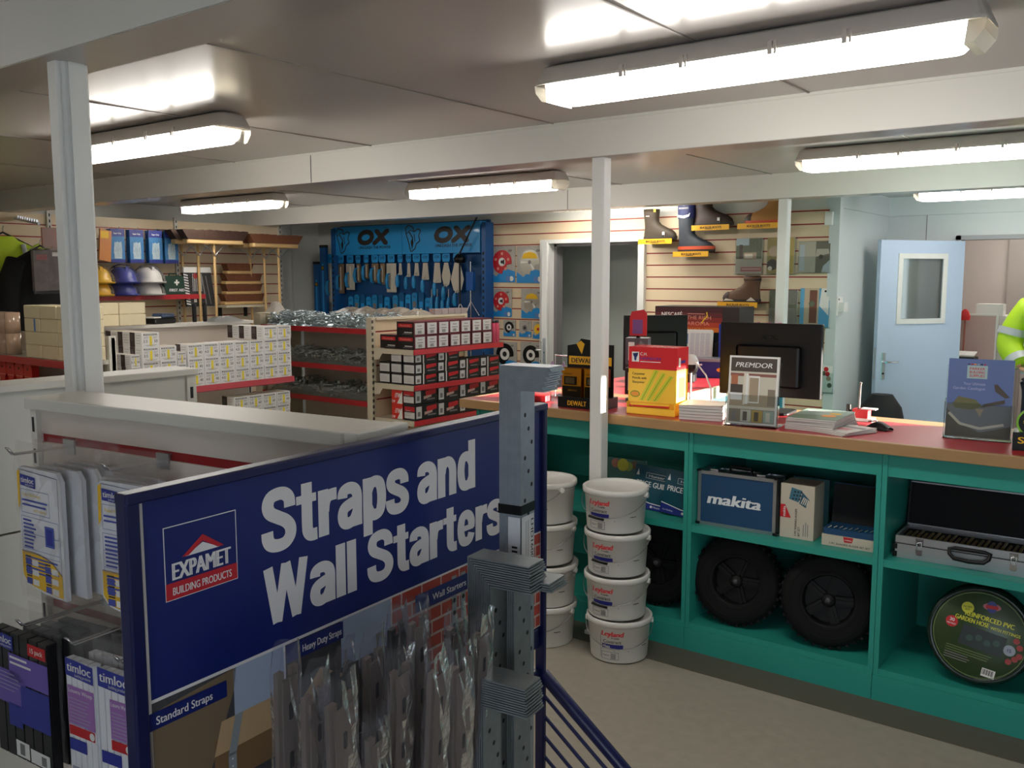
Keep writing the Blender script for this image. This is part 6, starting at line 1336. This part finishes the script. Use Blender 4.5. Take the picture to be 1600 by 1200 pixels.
m = MB(); m.at((0, 0, 0), Y, Z); m.prism([(-.01, -.02), (.31, -.02), (.26, .37), (-.04, .36)], -.035, .006, bagfilm); m.build('clear_bag', t)
m = MB(); m.at((0, 0, 0), Y, Z); m.prism([(-.03, .31), (.26, .31), (.25, .36), (-.03, .36)], -.02, .008, paper); m.build('header_card', t)
# brooms hanging head-up
bris = mat('bristle_dark', (58, 36, 26), .8, var=.3, scale=60, stretch=(1, 1, .1), bump=.4); bris2 = mat('bristle_brown', (112, 66, 40), .8, var=.25, scale=60, stretch=(1, 1, .1), bump=.4)
def broom(x, y, z, w, c, label, shaft, zb=1.16):
    t = thing('broom', label, 'broom', (x, y, z), 0, 'brooms hanging on the left slat wall')
    m = MB(); m.rbox(-.045, -w / 2 + .03, -.02, .045, w / 2 - .03, .022, .02, pine); m.build('head_block', t, bevel=.004)
    m = MB(); m.at((0, 0, 0), Y, Z); n = 24
    top = [(-w / 2 - .02 + (w + .04) * k / n, .105 + random.uniform(-.004, .004)) for k in range(n + 1)]
    m.prism([(-w / 2 + .035, .022)] + [(w / 2 - .035, .022)] + top[::-1], -.05, .05, c); m.build('bristles', t)
    m = MB(); m.tube([(0, shaft, -.02), (-.02, shaft + .02, zb - z)], .0125, pine, 10); m.build('shaft', t)
    for s in (-1, 1):
        m = MB(); m.tube([(.02, shaft, -.12), (.02, shaft + s * .06, -.06), (.02, shaft + s * .12, -.022)], .005, steel, 6); m.build('stay', t)
random.seed(3)
for k in range(3): broom(-7.3 - .13 * k, 5.12 - .03 * k, 1.965, .66, bris, 'dark-bristled broom hung head up, left group, %s from the front' % ORD[k], .0 - .05 * k)
for k in range(3): broom(-7.3 - .13 * k, 5.80 - .02 * k, 1.95, .6, bris2, 'brown-bristled broom hung head up, right group, %s from the front' % ORD[k], .05 - .05 * k)
for k in range(4):
    t = thing('spare_broom', 'loose broom head stacked on the slat wall, %s from the bottom' % ORD[k], 'broom head', (-7.6, 5.63 + (0 if k < 3 else -.04), 1.385 + k * .098), 0, 'loose broom heads in a stack')
    w = (.46, .42, .42, .3)[k]; m = MB(); m.rbox(-.045, -w / 2, 0, .045, w / 2, .03, .015, pine); m.build('head_block', t)
    m = MB(); m.at((0, 0, .03), Y, Z); m.prism([(-w / 2 + .02, 0), (w / 2 - .02, 0), (w / 2 + .005, .066), (-w / 2 - .005, .066)], -.045, .045, bris2); m.build('bristles', t)
t = thing('wall_shelf', 'pale bracket shelf under the stacked broom heads', 'shelf', (-7.78, 5.63, 1.36)); m = MB(); m.box(0, -.27, 0, .3, .27, .022, shelfcream); m.build('shelf', t)
for y in (-.15, .15):
    m = MB(); m.box(0, y, -.1, .02, y + .03, 0, dark); m.build('bracket', t)
# jackets on a sloping arm
fabk = mat('jacket_black', (12, 12, 14), .8, bump=.2, scale=12); fayl = mat('hi_vis', (196, 222, 40), .6, var=.08, bump=.15, scale=10); silver = mat('reflective_band', (186, 188, 192), .35)
def jacket(x, y, z, label, c, band=None, w=.52, h=.75):
    t = thing('jacket', label, 'jacket', (x, y, z), 0, 'jackets hanging on the left wall')
    m = MB(); secs = []
    for f, ww, dd in ((0, .07, .05), (.04, .1, .06), (.1, .2, .07), (.2, .25, .09), (.45, .25, .1), (.75, .26, .1), (1, .27, .1)): secs.append((0, 0, -h * f, dd, ww * w / .52))
    loft(m, secs[::-1], c, 28); m.build('body', t)
    for s in (-1, 1):
        m = MB(); m.tube([(0, s * w * .36, -h * .11), (.02, s * w * .5, -h * .3), (.03, s * w * .56, -h * .6), (.03, s * w * .57, -h * .9)], [.075, .08, .07, .06], c, 14); m.build('sleeve', t)
        if band:
            m = MB(); m.tube([(.028, s * w * .545, -h * .52), (.03, s * w * .562, -h * .62)], .078, band, 14); m.build('band', t)
    if band:
        m = MB(); loft(m, [(0, 0, -h * .62, .106, w * .49), (0, 0, -h * .55, .106, w * .488)], band, 28, False); m.build('band', t)
        m = MB(); 
        for s in (-1, 1): m.tube([(.075, s * w * .2, -h * .08), (.1, s * w * .24, -h * .3), (.106, s * w * .24, -h * .6)], .018, band, 8)
        m.build('shoulder_band', t)
    m = MB(); m.tube([(0, -w * .38, -h * .1), (0, 0, .03), (0, w * .38, -h * .1)], .008, dark, 8); m.tube([(0, 0, .03), (0, 0, .06), (.02, 0, .08)], .003, steel, 6); m.build('hanger', t)
jacket(-7.42, 3.33, 1.96, 'yellow hi-vis jacket with silver bands hanging at the far left', fayl, silver, .56)
jacket(-7.2, 3.5, 1.86, 'black jacket hanging in front of the yellow hi-vis jacket', fabk, None, .5, .8)
t = thing('sloping_arm', 'notched grey display arm sloping above the jackets', 'display arm', (-7.78, 3.6, 2.12))
m = MB(); m.tube([(.0, 0.0, 0), (.5, -.06, -.06)], .011, steel, 8); 
for k in range(9): m.box(.06 + k * .05, -.02 - .006 * k, -.012 - .006 * k, .075 + k * .05, -.004 - .006 * k, .02 - .006 * k, steel)
m.build('arm', t)
t = thing('clear_clothes_pack', 'crinkled clear pack with folded grey print, before the black jacket', 'bagged pack', (-6.98, 3.34, 1.545))
m = MB(); m.at((0, 0, 0), Y, Z); m.prism([(0, 0), (.27, .01), (.25, .31), (.0, .3)], -.04, 0, mat('folded_grey', (120, 108, 104), .5, var=.6, scale=18)); m.rect(.02, .23, .08, .04, mat('print_red_grey')); m.rect(.14, .26, .07, .03, paper); m.build('folded_garment', t)
m = MB(); sleeve(m, .27, .3, 0, .03); o = m.build('clear_bag', t); o.rotation_euler.z = pi / 2
t = thing('display_hook', 'long hook carrying the clear clothes pack before the black jacket', 'hook', (-7.78, 3.47, 1.865)); m = MB(); m.tube([(0, 0, 0), (.82, 0, 0), (.83, 0, .015)], .004, chrome, 6); m.build('prong', t)
# dark bag at the foot of the side wall
m = MB(); random.seed(5); loft(m, [(0, 0, 0, .2, .15), (0, 0, .1, .22, .17), (0, 0, .4, .2, .16), (0, 0, .62, .15, .12), (0, 0, .72, .08, .07)], mat('rucksack', (26, 26, 28), .7), 20); tag(m.build('rucksack', None, (-2.06, 7.6, 0)), 'dark bag standing in the corner left of the open blue-grey door', 'bag')

# ------------------------------------------------------------------ office beyond the doorway
t = thing('partition_screen', 'pinkish office partition screen beyond the grey door frame', 'screen', (-1.69, 9.3, 0)); m = MB(); m.box(-.17, 0, .05, .13, .03, 1.3, mat('screen_pink', (198, 172, 166), .7)); m.build('panel', t)
m = MB(); m.box(-.18, -.005, 1.3, .14, .035, 1.315, white); m.box(.13, -.005, 0, .145, .035, 1.3, white); m.box(-.18, -.005, 0, -.17, .035, 1.3, white); m.build('frame', t)
m = MB(); m.box(-.09, 0, 0, .13, .16, .105, paper); tag(m.build('paper_ream', None, (-1.65, 9.36, 1.3)), 'white paper pack behind the top of the pink screen', 'paper'); 
t = thing('filing_cabinet', 'pale filing cabinet behind the pink office screen', 'cabinet', (-1.66, 9.56, 0)); m = MB(); m.box(-.23, -.2, 0, .2, .25, 1.298, mat('cabinet_pale', (206, 200, 196), .5)); m.build('body', t)
for k in range(4):
    m = MB(); m.box(-.21, -.215, .04 + k * .315, .18, -.2, .335 + k * .315, mat('cabinet_pale')); m.build('drawer', t)
m = MB(); loft(m, [(0, 0, 0, .04, .03), (0, 0, .03, .045, .035), (0, 0, .08, .03, .03), (0, 0, .1, .01, .01)], mat('red_cloth', (214, 44, 44), .6), 14); m.tube([(0, 0, -.38), (0, 0, 0)], .008, mat('lamp_orange', (180, 110, 90), .5), 8); m.lathe([(0, 0), (.05, 0), (.05, .012), (0, .014)], black, 16, (0, 0, -.385))
tag(m.build('red_desk_lamp', None, (-1.79, 9.16, 1.262)), 'small red lamp at the left of the pink office screen', 'lamp')
t = thing('office_desk', 'office desk edge with papers, left behind the grey door frame', 'desk', (-1.78, 9.1, 0)); m = MB(); m.box(-.35, -.3, .85, .18, .17, .875, mat('desk_grey', (150, 140, 134), .5)); m.build('top', t)
for x in (-.3, .12):
    m = MB(); m.box(x, -.28, 0, x + .04, -.24, .85, dark); m.build('leg', t)
t = thing('printer', 'dark office printer with paper sticking out on the desk', 'printer', (-1.74, 8.95, .876)); m = MB(); m.rbox(-.1, -.1, 0, .1, .1, .07, .015, black); m.build('body', t)
m = MB(); m.at((-.08, -.05, .075), X, Vector((0, 1, .2))); m.prism([(0, 0), (.17, 0), (.17, .14), (0, .14)], 0, .012, paper); m.build('paper', t)

# ------------------------------------------------------------------ person in a hi-vis jacket behind the counter, mostly past the picture edge
def skin(name, joints, edges, mm, parent, sub=1):
    me = bpy.data.meshes.new(name); me.from_pydata([j[0] for j in joints], edges, []); me.materials.append(mm)
    o = bpy.data.objects.new(name, me); C.objects.link(o); o.parent = parent
    o.modifiers.new('skin', 'SKIN'); sv = me.skin_vertices[0].data
    for k, j in enumerate(joints): sv[k].radius = j[1] if isinstance(j[1], tuple) else (j[1], j[1]); sv[k].use_root = k == 0
    s = o.modifiers.new('sub', 'SUBSURF'); s.levels = sub; s.render_levels = sub
    me.polygons.foreach_set('use_smooth', [True] * len(me.polygons)); o.modifiers['skin'].use_smooth_shade = True
    return o
skinm = mat('skin', (206, 150, 122), .5, var=.05); trm = mat('trousers_navy', (26, 28, 46), .8); hair = mat('hair_brown', (62, 44, 32), .7, var=.2, scale=40)
P = thing('person', 'person in a yellow hi-vis jacket, hand at the hip, cut by the right picture edge', 'person', (-.885, 7.62, 0), 0)
J = [((0, 0, .95), (.15, .1)), ((0, 0, 1.15), (.135, .095)), ((0, 0, 1.36), (.15, .095)), ((0, 0, 1.47), (.06, .055)), ((0, -.02, 1.56), (.062, .07)), ((0, -.025, 1.66), (.08, .098)), ((0, -.015, 1.74), (.062, .08)),
     ((-.2, .0, 1.42), .058), ((-.295, -.03, 1.15), .042), ((-.2, -.13, 1.0), .03), ((.2, 0, 1.42), .058), ((.3, -.05, 1.15), .042), ((.2, -.2, 1.02), .03),
     ((-.1, 0, .88), .095), ((-.12, -.01, .5), .062), ((-.13, .0, .1), .042), ((-.14, -.14, .04), .035), ((.1, 0, .88), .095), ((.12, -.01, .5), .062), ((.13, 0, .1), .042), ((.14, -.14, .04), .035)]
E_ = [(0, 1), (1, 2), (2, 3), (3, 4), (4, 5), (5, 6), (2, 7), (7, 8), (8, 9), (2, 10), (10, 11), (11, 12), (0, 13), (13, 14), (14, 15), (15, 16), (0, 17), (17, 18), (18, 19), (19, 20)]
skin('body', J, E_, skinm, P, 2)
for s, hx, hy, hz in ((-1, -.2, -.13, 1.0), (1, .2, -.2, 1.02)):      # hands: palm, four curled fingers, a thumb from the palm's side
    skin('hand', [((hx, hy, hz), (.026, .018)), ((hx - s * .05, hy - .03, hz - .02), (.036, .016))], [(0, 1)], skinm, P)
    for q in range(4):
        b = Vector((hx - s * .065, hy - .036, hz + .008 - q * .019)); L = (.036, .04, .037, .029)[q]
        skin('finger', [(tuple(b), .0095), (tuple(b + Vector((-s * L, -.004, -.006))), .0088), (tuple(b + Vector((-s * (L + .014), .018, -.012))), .008), (tuple(b + Vector((-s * (L + .004), .036, -.014))), .007)], [(0, 1), (1, 2), (2, 3)], skinm, P)
    b = Vector((hx - s * .03, hy - .02, hz + .018)); skin('thumb', [(tuple(b), .011), (tuple(b + Vector((-s * .02, -.012, .028))), .01), (tuple(b + Vector((-s * .046, -.01, .034))), .008)], [(0, 1), (1, 2)], skinm, P)
m = MB(); loft(m, [(0, .04, 1.6, .07, .07), (0, .036, 1.66, .088, .082), (0, .03, 1.715, .09, .09), (0, .0, 1.745, .089, .115), (0, -.005, 1.78, .08, .1), (0, 0, 1.815, .05, .065), (0, 0, 1.827, .01, .015)], hair, 20); m.build('hair', P)
for s in (-1, 1):
    m = MB(); m.at((s * .033, -.125, 1.665), X, Z); m.disc(0, 0, .013, paper, .0, 14, .007); m.disc(0, 0, .006, ink, .001, 12); m.rect(-.016, .016, .032, .005, hair, .002); m.build('eye', P)
    m = MB(); loft(m, [(s * .088, 0, 1.63, .008, .014), (s * .094, 0, 1.655, .012, .02), (s * .092, 0, 1.68, .008, .012)], skinm, 12); m.build('ear', P)
m = MB(); loft(m, [(0, -.135, 1.615, .016, .012), (0, -.13, 1.63, .013, .014), (0, -.122, 1.66, .008, .008)], skinm, 12); m.build('nose', P)
m = MB(); m.at((0, -.108, 1.585), X, Z); m.disc(0, 0, .024, mat('lips', (176, 100, 92), .5), 0, 16, .005); m.build('mouth', P)
JJ = [((0, 0, .86), (.22, .15)), ((0, 0, 1.1), (.19, .135)), ((0, 0, 1.35), (.185, .125)), ((0, 0, 1.47), (.085, .08)), ((-.2, 0, 1.42), .1), ((-.27, -.015, 1.28), .1), ((-.3, -.03, 1.15), .1), ((-.245, -.08, 1.075), .09), ((-.19, -.125, 1.01), .07), ((.2, 0, 1.42), .085), ((.305, -.05, 1.15), .074), ((.21, -.19, 1.03), .056)]
jk = skin('jacket', JJ, [(0, 1), (1, 2), (2, 3), (2, 4), (4, 5), (5, 6), (6, 7), (7, 8), (2, 9), (9, 10), (10, 11)], mat('hi_vis_lime', (178, 214, 30), .55, var=.1, bump=.3, scale=9), P, 2)
for nm, a, b, r in (('sleeve_band', (-.272, -.016, 1.275), (-.284, -.021, 1.225), .098), ('sleeve_band', (-.24, -.084, 1.07), (-.21, -.108, 1.03), .082), ('sleeve_band', (.25, -.025, 1.29), (.27, -.033, 1.24), .08)):
    m = MB(); m.cyl(a, b, r, silver, n=20, caps=False); m.build(nm, jk)
m = MB(); loft(m, [(0, 0, .95, .215, .15), (0, 0, 1.01, .205, .147)], silver, 28, False); m.build('waist_band', jk)
TT = [((0, 0, .92), (.165, .115)), ((-.1, 0, .84), .108), ((-.12, -.01, .5), .08), ((-.13, 0, .08), .07), ((.1, 0, .84), .108), ((.12, -.01, .5), .08), ((.13, 0, .08), .07)]
skin('trousers', TT, [(0, 1), (1, 2), (2, 3), (0, 4), (4, 5), (5, 6)], trm, P, 2)
for s in (-1, 1):
    m = MB(); loft(m, [(s * .135, -.06, .0, .05, .14), (s * .135, -.06, .04, .05, .138), (s * .135, -.04, .08, .045, .1), (s * .132, 0, .14, .06, .065)], black, 18); m.build('shoe', P)
